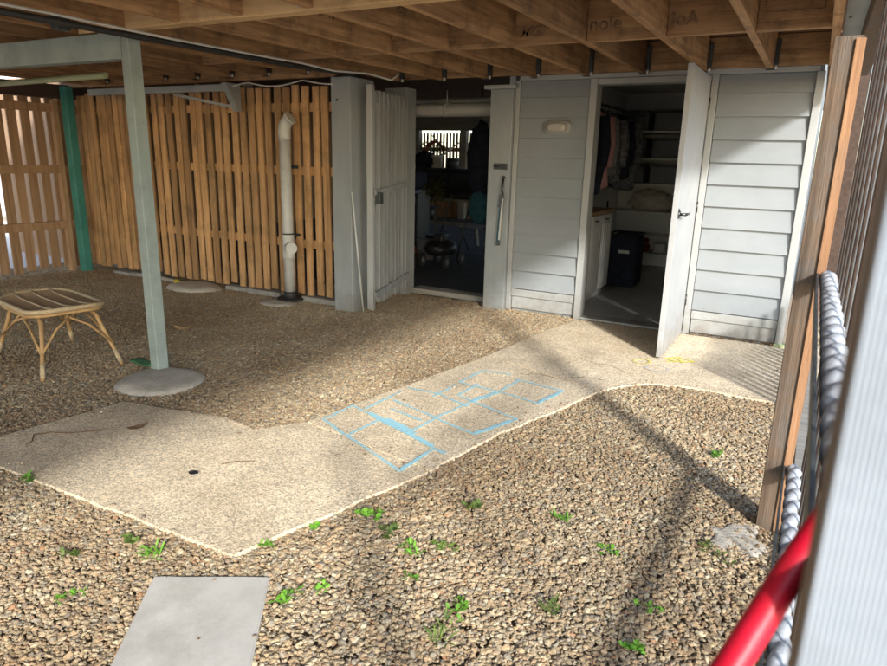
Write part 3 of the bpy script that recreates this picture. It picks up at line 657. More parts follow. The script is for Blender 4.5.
b = MB(); b.tube([(-4.8, 6.60, 1.92), (-4.0, 6.60, 1.925), (-2.64, 6.60, 1.93)], .068, 20); hp = b.build('drain_pipe', M['pvc']); tag(hp, 'white horizontal drain pipe across the top of the dark opening', 'pipe')
b = MB(); b.tube([(-3.62, 6.60, 1.93), (-3.60, 6.60, 1.93)], .074, 20); b.tube([(-3.61, 6.6, 2.0), (-3.61, 6.6, 2.13)], .006, 6); b.build('pipe_hanger', M['bolt'], hp)
b = MB(); b.tube([(-4.8, 6.85, 2.03), (-2.64, 6.85, 2.04)], .04, 14); tag(b.build('drain_pipe', M['gal']), 'thinner grey pipe behind the white horizontal drain pipe', 'pipe')
b = MB(); b.box(-3.66, -2.71, 5.98, 6.16, -.02, .075, .012); tag(b.build('threshold_beam', M['greywood']), 'grey timber threshold beam lying across the dark opening', 'threshold')
# wheelie bin
t = thing('wheelie_bin', 'blue wheelie bin at the left edge inside the opening', 'bin', (-4.25, 6.9, 0))
bmq = bmesh.new()
v = [bmq.verts.new(p) for p in ((-4.90, 6.75, .06), (-4.44, 6.75, .06), (-4.44, 7.2, .06), (-4.90, 7.2, .06), (-4.95, 6.68, .98), (-4.39, 6.68, .98), (-4.39, 7.3, .98), (-4.95, 7.3, .98))]
for f in ((3, 2, 1, 0), (4, 5, 6, 7), (0, 1, 5, 4), (1, 2, 6, 5), (2, 3, 7, 6), (3, 0, 4, 7)): bmq.faces.new([v[i] for i in f])
bmesh.ops.bevel(bmq, geom=bmq.edges[:], offset=.03, segments=2, affect='EDGES')
q = MB(); q.bm.free(); q.bm = bmq; q.build('body', M['blue'], t)
b = MB(); b.box(-4.97, -4.37, 6.66, 7.33, .985, 1.03, .012); b.build('lid', M['blue'], t)
for x in (-4.9, -4.44):
    b = MB(); b.tube([(x - .03, 7.25, .12), (x + .03, 7.25, .12)], .1, 18); b.build('wheel', M['rubber'], t)
# dark chair/stack shapes
t = thing('trestle_table', 'timber trestle table in the middle of the garage', 'table', (-5.3, 10.2, 0))
b = MB(); b.box(-6.3, -4.75, 9.9, 10.6, .72, .76, .004); b.build('table_top', M['greywood'], t)
for x in (-6.2, -4.9):
    for y, dy in ((9.98, -.08), (10.5, .08)):
        b = MB(); b.bar((x, y, .71), (x + (.12 if x > -5 else -.12), y + dy, .02), .045, .045); b.build('leg', M['greywood'], t)
b = MB(); b.bar((-6.25, 9.94, .35), (-4.82, 9.94, .35), .03, .06); b.build('stretcher', M['greywood'], t)
t = thing('black_chest', 'black storage chest standing on the trestle table', 'trunk', (-5.2, 10.2, .76))
b = MB(); b.box(-6.2, -4.9, 9.95, 10.5, .765, 1.2, .02); b.build('body', M['black'], t)
b = MB(); b.box(-6.22, -4.88, 9.93, 10.52, 1.203, 1.25, .01); b.build('lid', M['black'], t)
b = MB(); b.box(-6.9, -5.2, 8.6, 9.3, .03, .06)
b.bm.free()
def bush(nm, lab, cx, cy, cz, r, n, m, parent_m=None, sz=.07, cat='plant', stem=None, group=None):
    t = thing(nm, lab, cat, (cx, cy, 0), group)
    q = MB()
    for k in range(n):
        d = Vector((random.gauss(0, 1), random.gauss(0, 1), random.gauss(0, 1))).normalized() * r * random.random() ** .5
        p = Vector((cx, cy, cz)) + d; rot = Matrix.Rotation(random.uniform(0, 6.28), 3, 'Z') @ Matrix.Rotation(random.uniform(-1, 1), 3, 'X')
        s = sz * random.uniform(.6, 1.3)
        vs = [q.bm.verts.new(p + rot @ Vector(v)) for v in ((0, 0, 0), (s * .3, s * .5, s * .06), (0, s, -.1 * s), (-s * .3, s * .5, s * .06))]
        q.bm.faces.new(vs)
    q.build('foliage', m, t)
    if stem:
        q = MB(); q.tube([(cx, cy, stem), (cx + .01, cy, cz)], .012, 6); q.build('stem', M['bark'], t)
    return t
t = bush('potted_plant', 'yellow leaved potted plant in front of the black chest', -4.95, 8.75, .95, .2, 260, M['yleaf'], stem=.3)
b = MB(); b.tube([(-4.95, 8.75, .02), (-4.95, 8.75, .3)], [.1, .14], 16); b.build('pot', M['black'], t)
t = bush('potted_plant', 'dark leafy plant against the daylight of the far screen', -7.6, 13.2, 1.55, .35, 300, M['leaf_dark'], stem=.02)
b = MB(); b.tube([(-7.6, 13.2, .02), (-7.6, 13.2, .35)], [.14, .2], 16); b.build('pot', M['black'], t)
# mower-like machine near the opening
t = thing('lawn_mower', 'black lawn mower parked on the garage floor just inside the opening', 'lawn mower', (-4.15, 7.6, 0))
lumpy(-4.28, 7.75, .26, .2, .26, .12, 5, amp=.15).build('deck', M['black'], t)
b = MB(); b.box(-4.36, -4.2, 7.65, 7.85, .34, .46, .03); b.build('engine', M['black'], t)
for dx in (-.2, .16):
    for dy in (-.2, .24):
        b = MB(); b.tube([(-4.28 + dx, 7.75 + dy, .11), (-4.28 + dx + .04, 7.75 + dy, .11)], .09, 18); wq = b.build('wheel', M['rubber'], t)
        b = MB(); b.tube([(-4.28 + dx + .041, 7.75 + dy, .11), (-4.28 + dx + .046, 7.75 + dy, .11)], .04, 14); b.build('hub', M['greyfab'], wq)
b = MB(); b.tube([(-4.44, 7.95, .3), (-4.46, 8.35, .92), (-4.12, 8.35, .92), (-4.12, 7.95, .3)], .012, 8); b.build('handlebar', M['darksteel'], t)
b = MB(); b.tube([(-5.1, 9.1, .02), (-5.1, 9.1, .18), (-5.1, 9.1, .24)], [.08, .08, .03], 16); tag(b.build('white_bottle', M['cable']), 'small white bottle on the garage floor below the table', 'bottle')
b = MB(); b.box(-5.42, -5.1, 8.3, 8.5, .022, .14, .02); tag(b.build('orange_box', M['orange']), 'small orange box on the garage floor', 'box')
t = thing('bucket', 'grey plastic bucket on the garage floor beside the lawn mower', 'bucket', (-4.75, 8.15, 0))
b = MB(); b.tube([(-4.75, 8.15, .02), (-4.75, 8.15, .3)], [.11, .14], 20); b.build('pail', M['greyfab'], t)
# hanging dark jacket and teal shorts by right pillar
t = thing('hanging_coat', 'black coat and teal towel hanging inside the opening on the right', 'coat', (-3.2, 7.6, 1.7))
lumpy(-3.72, 7.7, 1.38, .17, .12, .46, 8, amp=.25).build('coat', M['navy'], t)
lumpy(-3.70, 7.68, .82, .14, .09, .24, 11, amp=.2).build('towel', M['tealfab'], t)
b = MB(); b.tube([(-3.72, 7.7, 1.75), (-3.72, 7.7, 2.29)], .006, 6); b.build('hook', M['darksteel'], t)
t = thing('step_ladder', 'thin brown timber ladder leaning at the right inside the opening', 'ladder', (-3.5, 8.5, 0))
for x in (-4.02, -3.72):
    b = MB(); b.bar((x, 8.6, .02), (x + .03, 9.1, 1.9), .03, .05); b.build('stile', M['post_wood'], t)
for k in range(6):
    b = MB(); b.bar((-4.0 + .004 * k, 8.67 + .08 * k, .3 + k * .28), (-3.7 + .004 * k, 8.67 + .08 * k, .3 + k * .28), .04, .025); b.build('rung', M['post_wood'], t)
t = thing('dark_crates', 'stack of dark crates behind the blue wheelie bin', 'crate', (-5.9, 9.0, 0))
b = MB(); b.box(-6.0, -5.35, 8.9, 9.3, .02, .95, .02); b.build('crate', M['black'], t)
b = MB(); b.box(-5.95, -5.4, 8.92, 9.28, .955, 1.2, .02); b.build('crate', M['navy'], t)

# ------------------------------------------------------------------ deck structure overhead
DK = thing('timber_deck', 'pine deck with joists and blocking overhead', 'deck', (-3, 2, 2.13))
JX = [-.045 - .003] + [-.45 - .465 * k for k in range(16)]
ZB = 2.13
for i, x in enumerate(JX):
    y1 = 5.775 if x > -3.9 else 4.95
    b = MB(); b.box(x, x + .045, -2.6, y1, ZB, ZB + .24, .003); b.build('joist', M['joist'], DK)
xs = sorted(JX)
for (y0, th, mm, xmin) in ((4.16, .045, 'block', -4.7), (1.2, .045, 'block', -7.7)):
    for a, c in zip(xs, xs[1:]):
        if a < xmin: continue
        b = MB(); dz = random.uniform(-.003, .003)
        b.box(a + .047, c - .002, y0 + random.uniform(-.004, .004), y0 + th, ZB + .004 + dz, ZB + .235, .002)
        b.build('blocking', M[mm], DK)
b = MB(); b.box(-4.10, -1.2, 2.762, 2.85, ZB - .01, ZB + .238, .003); b.build('bearer', M['bearer'], DK)
b = MB(); b.box(-3.86, .0, 5.778, 5.822, ZB + .022, ZB + .24, .002); b.build('ledger', M['block'], DK)
b = MB(); b.box(-7.8, -3.84, 4.953, 4.998, ZB - .03, ZB + .24, .002); b.build('ledger', M['block'], DK)
b = MB()
y = -2.6
while y < 5.85:
    b.box(-8.0, .0, y, y + .138, 2.374, 2.396); y += .14
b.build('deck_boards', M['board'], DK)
b = MB(); b.box(-8.05, .02, -2.65, 14.3, 2.40, 2.46); b.build('added_light_seal_slab', M['board'], DK)  # unseen slab added above the boards to seal out light
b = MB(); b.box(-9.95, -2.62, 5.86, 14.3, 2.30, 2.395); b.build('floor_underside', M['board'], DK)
# hangers with bolts
for k, x in enumerate(JX):
    if x < -7.4: continue
    y1 = 5.775 if x > -3.9 else 4.95
    z0 = ZB - .006
    b = MB(); b.box(x + .047, x + .075, y1 - .05, y1 - .002, z0 + .03, ZB + .2, .001); b.box(x - .004, x + .05, y1 - .05, y1 - .003, z0 - .002, z0 + .003); h = b.build('joist_hanger', M['darksteel'] if x > -3.9 else M['darkwood'], DK)
    b = MB(); b.tube([(x + .06, y1 - .025, z0 + .03), (x + .06, y1 - .025, z0 + .004)], .012, 6); b.build('bolt', M['bolt'], h)
for x in JX[2:9]:
    if x > -1.8 and x > -1.0: continue
    b = MB(); b.box(x - .03, x - .002, 2.71, 2.755, ZB + .02, ZB + .2, .001); h = b.build('joist_hanger', M['darksteel'], DK)
    b = MB(); b.tube([(x - .016, 2.735, ZB + .05), (x - .016, 2.735, ZB + .005)], .014, 6); b.build('bolt', M['bolt'], h)
b = MB(); b.box(-4.115, -4.04, 2.60, 2.68, ZB - .01, ZB + .2, .003); b.build('steel_bracket', M['darksteel'], DK)
# printed stamps on timbers
def stamp(txt, size, mtx, name='printed_stamp', shear=0):
    cu = bpy.data.curves.new('stamp', 'FONT'); cu.body = txt; cu.size = size; cu.extrude = .0003; cu.offset = .002; cu.shear = shear
    o = bpy.data.objects.new('stamp_tmp', cu); col.objects.link(o)
    dg = bpy.context.evaluated_depsgraph_get(); me = bpy.data.meshes.new_from_object(o.evaluated_get(dg)); bpy.data.objects.remove(o)
    me.transform(mtx); me.materials.clear(); me.materials.append(M['ink'])
    q = bpy.data.objects.new(name, me); col.objects.link(q); q.parent = DK; q.matrix_parent_inverse = parent_inv(DK)
    return q
def face_y(x, y, z, rev=False):   # text on a face looking to -Y
    m_ = Matrix(((1, 0, 0), (0, 0, -1), (0, 1, 0))).to_4x4(); m_.translation = (x, y, z); return m_
def face_x(x, y, z):              # text on a face looking to +X
    m_ = Matrix(((0, 0, 1), (1, 0, 0), (0, 1, 0))).to_4x4(); m_.translation = (x, y, z); return m_
stamp('nole', .11, face_y(-1.32, 4.1545, ZB + .06)); stamp('JoA', .10, face_y(-.85, 4.1545, ZB + .06))
stamp('MGP', .09, face_y(-1.77, 4.1545, ZB + .05), shear=.4)
for x, y, tx in ((-1.797, 3.15, 'MGP 10'), (-2.262, 3.5, 'H2F'), (-1.797, 4.5, 'H2'), (-2.727, 3.3, 'MGP 10')):
    stamp(tx, .07, face_x(x + .0006, y, ZB + .11))
def frame_stamp(x, y, z, w, h):
    b = MB()
    for q in ((x, x + w, z, z + .006), (x, x + w, z + h, z + h + .006), (x, x + .006, z + .006, z + h), (x + w - .006, x + w, z + .006, z + h)):
        b.box(q[0], q[1], y - .0008, y, q[2], q[3])
    b.build('printed_frame', M['ink'], DK)
frame_stamp(-.37, 4.1545, ZB + .09, .28, .11)
# flashing + outer beam
b = MB(); b.box(.004, .21, -2.6, 5.9, 2.20, 2.215, .001); b.box(.004, .012, -2.6, 5.9, 2.216, 2.36); b.tube([(.06, 3.4, 2.195), (.06, 3.4, 2.205)], .01, 6); b.tube([(.03, 4.3, 2.19), (.03, 4.3, 2.2)], .01, 6)
b.build('flashing', M['gal'], DK)

# conduit and cables
def poly(pts, r, nm, m, lab, cat, n=10):
    b = MB(); b.tube(pts, r, n); return tag(b.build(nm, m), lab, cat)
poly([(-3.50, 1.2, 2.06), (-3.50, 3.0, 2.065), (-3.55, 4.1, 2.075), (-3.55, 4.86, 2.095)], .017, 'conduit', M['rubber'], 'straight black conduit running under the joists toward the pillar', 'conduit')
poly([(-3.455, 1.2, 2.085), (-3.46, 2.2, 2.09), (-3.455, 2.9, 2.08), (-3.50, 3.6, 2.09), (-3.52, 4.1, 2.10), (-3.50, 4.5, 2.085), (-3.42, 4.85, 2.10), (-3.34, 5.1, 2.07), (-3.30, 5.15, 2.12)], .008, 'cable', M['cable'], 'pale cable clipped along the black conduit', 'cable', 8)
pts = []
for k in range(25):
    u = k / 24; pts.append((-5.5 + 1.7 * u, 4.88, 2.085 - .045 * abs(math.sin(u * math.pi * 2.5)) - .01))
poly(pts, .007, 'cable', M['cable'], 'thin white cable draped in loops above the batten screen', 'cable', 8)
poly([(-6.6, 3.62, 1.985), (-5.1, 3.55, 1.995), (-5.0, 3.56, 1.998)], .024, 'green_pipe', M['pvc_green'], 'pale green pipe slung below the joists at upper left', 'pipe', 14)
t = thing('steel_bracket_frame', 'grey steel strut with triangular end bracket at the top of the battens', 'bracket', (-5.6, 4.93, 2.0))
b = MB(); b.bar((-6.75, 4.6, 2.0), (-5.05, 4.86, 2.03), .05, .06); b.build('strut', M['gal'], t)
b = MB(); b.profile_x([(4.80, 2.07), (4.98, 2.07), (4.98, 1.82), (4.94, 1.82)], -5.07, -5.0); b.build('end_bracket', M['gal'], t)
b = MB(); b.bar((-5.75, 4.83, 1.98), (-5.06, 4.93, 1.86), .012, .025); b.build('brace', M['gal'], t)

# ------------------------------------------------------------------ rattan stool
ST = thing('rattan_stool', 'low rattan stool with woven top standing on shaded gravel', 'stool', (-4.44, 2.6, 0))
RM = Matrix.Translation((-4.44, 2.58, 0)) @ Matrix.Rotation(R(-11), 4, 'Z')
def rp(x, y, z): return tuple(RM @ Vector((x, y, z)))
hx, hy, cr_, zt = .365, .235, .165, .425
loop = []
for cx, cy, a0 in ((hx - cr_, hy - cr_, 0), (-hx + cr_, hy - cr_, 90), (-hx + cr_, -hy + cr_, 180), (hx - cr_, -hy + cr_, 270)):
    for k in range(7):
        a = R(a0 + 15 * k); loop.append((cx + cr_ * math.cos(a), cy + cr_ * math.sin(a)))
def zs(x, y): return zt + .022 * (abs(x) / hx) ** 3
def closed(b, pts, r, n=12):
    b.tube(pts + pts[:2], r, n, caps=False)
b = MB(); closed(b, [rp(x, y, zs(x, y)) for x, y in loop], .015); b.build('rim', M['binding'], ST)
b = MB(); closed(b, [rp(x * .97, y * .97, zs(x, y) - .028) for x, y in loop], .012); b.build('under_rim', M['rattan'], ST)
b = MB()
n = 75
for i in range(n):
    x = -hx + .02 + (2 * hx - .04) * i / (n - 1)
    ey = hy - .01 if abs(x) < hx - cr_ else hy - cr_ + math.sqrt(max(0, cr_ ** 2 - (abs(x) - (hx - cr_)) ** 2)) - .01
    z_ = zs(x, 0) if abs(x) > .2 else zt
    b.tube([rp(x, -ey, zs(x, 0) + .001), rp(x, -ey * .5, zs(x, 0) + .003), rp(x, ey * .5, zs(x, 0) + .003), rp(x, ey, zs(x, 0) + .001)], .0041, 5, caps=False)
b.prism([rp(x * .95, y * .95, 0)[:2] for x, y in loop], zt - .008, zt + .003)
b.build('woven_seat', M['weave'], ST)
for y in (-.115, 0, .115):
    b = MB(); b.tube([rp(-hx + .015, y, zs(-hx, 0) + .006), rp(-.2, y, zt + .012), rp(.2, y, zt + .012), rp(hx - .015, y, zs(hx, 0) + .006)], .0065, 8); b.build('cross_cane', M['binding'], ST)
for sx in (-1, 1):
    for sy in (-1, 1):
        px, py = sx * .25, sy * .16; fx, fy = sx * .41, sy * .255
        pts = [rp(px * .45, py * .9, zt - .03), rp(px * .8, py, zt - .035), rp(px * 1.08, py * 1.08, zt - .075), rp(px * 1.2, py * 1.17, zt - .15), rp((px * 1.2 + fx) / 2, (py * 1.17 + fy) / 2, .14), rp(fx, fy, .0)]
        b = MB(); b.tube(pts, [.012, .0135, .014, .0135, .013, .012], 12); lg = b.build('leg', M['rattan'], ST)
        b = MB(); b.tube([rp(fx * .966, fy * .967, .035), rp(fx * .885, fy * .887, .12)], .015, 12); b.build('binding', M['binding'], lg)
        for tx, ty in ((-sx * .12, sy * .17), (sx * .26, -sy * .02)):
            b = MB(); m_ = Vector(((px * 1.2 + fx) / 2, (py * 1.17 + fy) / 2, .17)); e_ = Vector((tx, ty, zt - .045)); mid = (m_ + e_) / 2 + Vector((0, 0, .035))
            b.tube([rp(*m_), rp(*mid), rp(*e_)], .008, 8); b.build('brace', M['rattan'], ST)

# ------------------------------------------------------------------ right-hand screen, post, near post, tube
t = thing('timber_post', 'weathered square timber post, shade and sunlit edge painted in, standing in the gravel at right', 'post', (.03, 2.78, 0))
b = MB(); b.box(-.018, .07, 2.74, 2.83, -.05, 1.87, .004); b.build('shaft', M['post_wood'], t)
b = MB(); b.box(.045, .075, 2.730, 2.738, .02, 1.86, .002); b.build('painted_sun_strip', M['sun_strip_wood'], t)  # thin strip added as the painted sunlit edge of the post
b = MB(); b.box(.02, .06, 2.736, 2.742, .95, .99, .001)
b.bm.free()
t = thing('rod_screen', 'tall screen of thin steel rods with twisted rails receding at right', 'screen', (.13, 3, 0))
b = MB(); b.box(.095, .20, -2.6, 5.75, 2.06, 2.18, .003); b.build('top_beam', M['post_wood'], t)
y = 1.0; k = 0
while y < 2.8 and k < 100:
    b = MB(); b.tube([(.112, y, .06), (.112, y, 2.062)], .0042 if k % 2 else .006, 8); b.build('rod', M['gal_light'] if k % 2 else M['darkwood'], t); y += .085; k += 1
y = 4.2
while y < 5.7:
    b = MB(); b.box(.10, .12, y, y + .045, .06, .5, .002); b.build('picket', M['post_wood'], t); y += .095
b = MB(); b.box(.1, .175, .8, 5.75, .02, .06, .002); b.build('bottom_rail', M['greywood'], t)
def twisted(x, z, y0, y1, rad, pitch):
    q = MB(); n = 24; st = int((y1 - y0) / .006); rings = []
    for i in range(st + 1):
        y = y0 + (y1 - y0) * i / st; ph = 2 * math.pi * (y - y0) / pitch; ring = []
        for j in range(n):
            a = 2 * math.pi * j / n
            r_ = rad * (.62 + .38 * abs(math.cos(a + ph * 1)) ** .8)
            ring.append(q.bm.verts.new((x + r_ * math.cos(a), y, z + r_ * math.sin(a))))
        rings.append(ring)
    for a, c in zip(rings, rings[1:]):
        for j in range(n): q.bm.faces.new((a[j], a[(j + 1) % n], c[(j + 1) % n], c[j])).smooth = True
    q.bm.faces.new(rings[0]); q.bm.faces.new(rings[-1]); bmesh.ops.recalc_face_normals(q.bm, faces=q.bm.faces); return q
twisted(.085, 1.06, .62, 2.738, .028, .2).build('twisted_rail', M['gal_light'], t)
twisted(.085, .30, .62, 2.738, .028, .2).build('twisted_rail', M['gal_light'], t)
for z in (1.06, .30):
    b = MB(); b.box(.045, .052, .62, 2.738, z - .03, z + .012, .001); b.build('rail_plate', M['darksteel'], t)
t = thing('ribbed_post', 'near ribbed pale metal post with timber edge at right', 'post', (.06, .38, 0))
b = MB(); b.box(.0245, .098, .352, .378, -.05, 1.52, .003); b.build('timber_core', M['post_wood'], t)
q = MB(); x = .0275; prof = [(.0275, .3505)]
while x < .096: prof += [(x, .3485), (x + .0009, .3475), (x + .0018, .3485)]; x += .0027
prof += [(.0985, .3485), (.0985, .3505)]
a = [q.bm.verts.new((x, y, -.05)) for x, y in prof]; c = [q.bm.verts.new((x, y, 1.52)) for x, y in prof]
fs = [q.bm.faces.new((a[i], a[(i + 1) % len(a)], c[(i + 1) % len(a)], c[i])) for i in range(len(a))]
fs.append(q.bm.faces.new(a[::-1])); fs.append(q.bm.faces.new(c)); bmesh.ops.recalc_face_normals(q.bm, faces=fs)
q.build('ribbed_facing', M['facing'], t)
# red hose looped over the upper rail
b = MB()
def bez(p, n=40):
    out = []
    for s in range(len(p) - 1):
        p0 = Vector(p[max(s - 1, 0)]); p1 = Vector(p[s]); p2 = Vector(p[s + 1]); p3 = Vector(p[min(s + 2, len(p) - 1)])
        for k in range(10):
            t_ = k / 10; out.append(.5 * ((2 * p1) + (-p0 + p2) * t_ + (2 * p0 - 5 * p1 + 4 * p2 - p3) * t_ ** 2 + (-p0 + 3 * p1 - 3 * p2 + p3) * t_ ** 3))
    out.append(Vector(p[-1])); return out
b.tube(bez([(.12, .95, .7), (.115, .92, 1.02), (.085, .80, 1.11), (.045, .71, 1.07), (-.005, .61, .98), (-.06, .50, .88), (-.12, .36, .70), (-.16, .26, .4), (-.17, .2, .05), (-.1, .1, .02)]), .0155, 16)
tag(b.build('red_hose', M['red']), 'bright red hose hanging over the screen rail at bottom right', 'hose')

# ------------------------------------------------------------------ chalk drawings
CH = thing('hopscotch_chalk', 'blue chalk hopscotch grid drawn on the concrete path', 'chalk drawing', (-1.7, 3.1, .03))
ZC = .034
def strip(b, p, q, w):
    p = Vector((*p, ZC)); q = Vector((*q, ZC)); n_ = 10; d = (q - p); pd = Vector((-d.y, d.x, 0)).normalized()
    L_ = []; R_ = []
    for k in range(n_ + 1):
        c = p + d * k / n_ + pd * .008 * noise.noise(Vector((p.x * 9 + k * .4, p.y * 9, 0))); ww = w * (1 + .4 * noise.noise(Vector((k * .8, p.x * 20, 3))))
        L_.append(b.bm.verts.new(c + pd * ww / 2)); R_.append(b.bm.verts.new(c - pd * ww / 2))
    for k in range(n_): b.bm.faces.new((L_[k], R_[k], R_[k + 1], L_[k + 1]))
lines = [((-2.19, 2.67), (-1.5, 2.37)), ((-1.5, 2.37), (-1.49, 2.66)), ((-1.49, 2.66), (-1.41, 2.66)), ((-2.19, 2.67), (-2.18, 2.93)), ((-1.95, 2.56), (-1.93, 2.82)),
         ((-2.18, 2.93), (-1.41, 2.64)), ((-2.03, 3.13), (-1.39, 2.93)), ((-1.70, 2.76), (-1.67, 3.07)), ((-2.09, 2.92), (-2.07, 3.29)), ((-1.39, 2.93), (-1.28, 3.24)),
         ((-2.07, 3.36), (-1.84, 3.36)), ((-1.72, 3.40), (-1.28, 3.24)), ((-1.67, 3.07), (-1.62, 3.36)), ((-1.86, 3.30), (-1.84, 3.58)),
         ((-1.84, 3.36), (-1.60, 3.27)), ((-1.62, 3.34), (-1.54, 3.60)), ((-1.54, 3.60), (-1.27, 3.54)), ((-1.27, 3.54), (-1.21, 3.83)), ((-1.21, 3.83), (-1.55, 3.88)),
         ((-1.55, 3.60), (-1.53, 3.88)), ((-1.84, 3.62), (-1.58, 3.60)), ((-1.84, 3.62), (-1.82, 3.93)), ((-1.82, 3.93), (-1.62, 3.95)), ((-1.74, 3.40), (-1.72, 3.66)), ((-1.97, 3.0), (-1.72, 2.94))]
b = MB()
for p, q in lines: strip(b, p, q, .02); ZC += .00012
b.build('thin_lines', M['chalk_blue'], CH)
ZC = .0385
b = MB()
for p, q, w in (((-2.03, 2.88), (-1.50, 2.68), .03), ((-1.9, 2.85), (-1.66, 2.76), .05), ((-1.5, 2.38), (-1.49, 2.6), .018), ((-1.39, 2.94), (-1.30, 3.2), .02), ((-1.27, 3.55), (-1.22, 3.81), .02), ((-1.62, 3.36), (-1.55, 3.58), .024)): strip(b, p, q, w); ZC += .0006
b.build('bold_lines', M['chalk_bold'], CH)
ZC = .034
b = MB(); pts = [(-.78, 4.86), (-.60, 4.96), (-.72, 5.03), (-.80, 4.93), (-.66, 4.90), (-.74, 5.0)]
for p, q in zip(pts, pts[1:]): strip(b, p, q, .022); ZC += .0006
pts = [(-.93 + .06 * math.cos(a * .7), 4.76 + .07 * math.sin(a * .7)) for a in range(10)]
for p, q in zip(pts, pts[1:]): strip(b, p, q, .016); ZC += .0003
tag(b.build('yellow_chalk', M['chalk_yellow']), 'yellow chalk scribble on the path by the open door', 'chalk drawing')
ZC = .034
b = MB(); pts = [(-.80 + .08 * math.cos(a * .7), 4.65 + .07 * math.sin(a * .7)) for a in range(10)]
for p, q in zip(pts, pts[1:]): strip(b, p, q, .02); ZC += .0003
tag(b.build('white_chalk', M['chalk_white']), 'faint white chalk ring beside the yellow scribble', 'chalk drawing')

# ------------------------------------------------------------------ debris
def leafshape(cx, cy, z, L_, w, rot, m, nm, lab, curl=.3, cat='leaf', group=None):
    q = MB(); n_ = 8; A = []; B = []; Cn = []
    for k in range(n_ + 1):
        u = k / n_; hw = w / 2 * math.sin(math.pi * min(.98, u + .02)) ** .7; x = (u - .5) * L_
        zz = z + curl * L_ * (u - .5) ** 2
        def T(x, y, zz): return (cx + x * math.cos(rot) - y * math.sin(rot), cy + x * math.sin(rot) + y * math.cos(rot), zz)
        A.append(q.bm.verts.new(T(x, hw, zz + hw * .5))); Cn.append(q.bm.verts.new(T(x, 0, zz))); B.append(q.bm.verts.new(T(x, -hw, zz + hw * .35)))
    for k in range(n_): q.bm.faces.new((A[k], Cn[k], Cn[k + 1], A[k + 1])); q.bm.faces.new((Cn[k], B[k], B[k + 1], Cn[k + 1]))
    o = q.build(nm, m); s = o.modifiers.new('thick', 'SOLIDIFY'); s.thickness = .0012
    return tag(o, lab, cat, group)
leafshape(-2.93, 2.06, .034, .11, .045, R(80), M['dry'], 'dry_leaf', 'curled brown dry leaf at the shaded end of the path', .8)
leafshape(-2.28, 1.86, .034, .05, .035, R(10), M['black'], 'dark_leaf', 'small blackened leaf on the sunlit part of the path', .6)
leafshape(-4.35, 3.55, .03, .14, .07, R(20), M['drypale'], 'dry_leaf', 'pale curled dry leaf on the shaded gravel right of the steel post', 1.0)
leafshape(-2.26, .83, .03, .14, .06, R(60), M['dry'], 'dry_leaf', 'reddish dry leaf on the gravel at the bottom left corner', .5)
b = MB(); b.tube([(-3.30, 1.74, .034), (-3.25, 1.80, .036), (-3.17, 1.84, .034), (-3.06, 1.95, .036)], .0025, 6); b.tube([(-3.30, 1.74, .034), (-3.23, 1.69, .034), (-3.21, 1.65, .034)], .0025, 6); tag(b.build('twig', M['dry']), 'thin bent twig on the left end of the path', 'twig')
b = MB(); b.tube([(-2.25, 1.99, .034), (-2.21, 2.05, .035), (-2.14, 2.1, .034)], .0022, 6); tag(b.build('twig', M['dry']), 'straight twig beside the blackened leaf on the path', 'twig')
q = MB(); gx = []
for i in range(9):
    row = []
    for j in range(6):
        row.append(q.bm.verts.new((-4.0 + i * .03, 2.79 + j * .018 + .01 * math.sin(i), .028 + .014 * noise.noise(Vector((i * .7, j * .7, 0))))))
    gx.append(row)
for i in range(8):
    for j in range(5): q.bm.faces.new((gx[i][j], gx[i + 1][j], gx[i + 1][j + 1], gx[i][j + 1])).smooth = True
o = q.build('green_scrap', M['greencloth']); o.modifiers.new('thick', 'SOLIDIFY').thickness = .003; tag(o, 'green fabric scrap on the gravel between stool and steel post', 'fabric scrap')
q = MB(); rs = random.Random(5)
for k in range(260):
    pl_ = rs.choice((pathA, pathA, pathA, pathB, pathB, pathC, pathC, PAVER)[:7 if k % 5 else 8]); i = rs.randrange(len(pl_)); (x0, y0), (x1, y1) = pl_[i], pl_[(i + 1) % len(pl_)]
    u = rs.random(); cx_ = sum(p[0] for p in pl_) / len(pl_); cy_ = sum(p[1] for p in pl_) / len(pl_)
    px, py = x0 + (x1 - x0) * u, y0 + (y1 - y0) * u; w_ = min(.6, abs(rs.gauss(0, .06)) + .008) if k % 9 else rs.random() * .6
    px += (cx_ - px) * w_; py += (cy_ - py) * w_
    if not inside(px, py, pl_): continue
    zb = .034 if pl_ is PAVER else .031; sz = rs.uniform(.0025, .0075) if k % 3 else rs.uniform(.006, .011)
    v0 = len(q.bm.verts); mx_ = Matrix.Translation((px, py, zb + sz * .3)) @ Matrix.Rotation(rs.uniform(0, 6), 4, 'Z') @ Matrix.Diagonal((sz * 1.2, sz * .85, sz * .55, 1))
    rr_ = bmesh.ops.create_icosphere(q.bm, subdivisions=2, radius=1, matrix=mx_)
o = q.build('stray_pebbles', M['stray']); o['kind'] = 'stuff'; o['label'] = 'stray pebbles and grit scattered over the path edges and paving slab'; o['category'] = 'gravel'
for f_ in o.data.polygons: f_.use_smooth = True
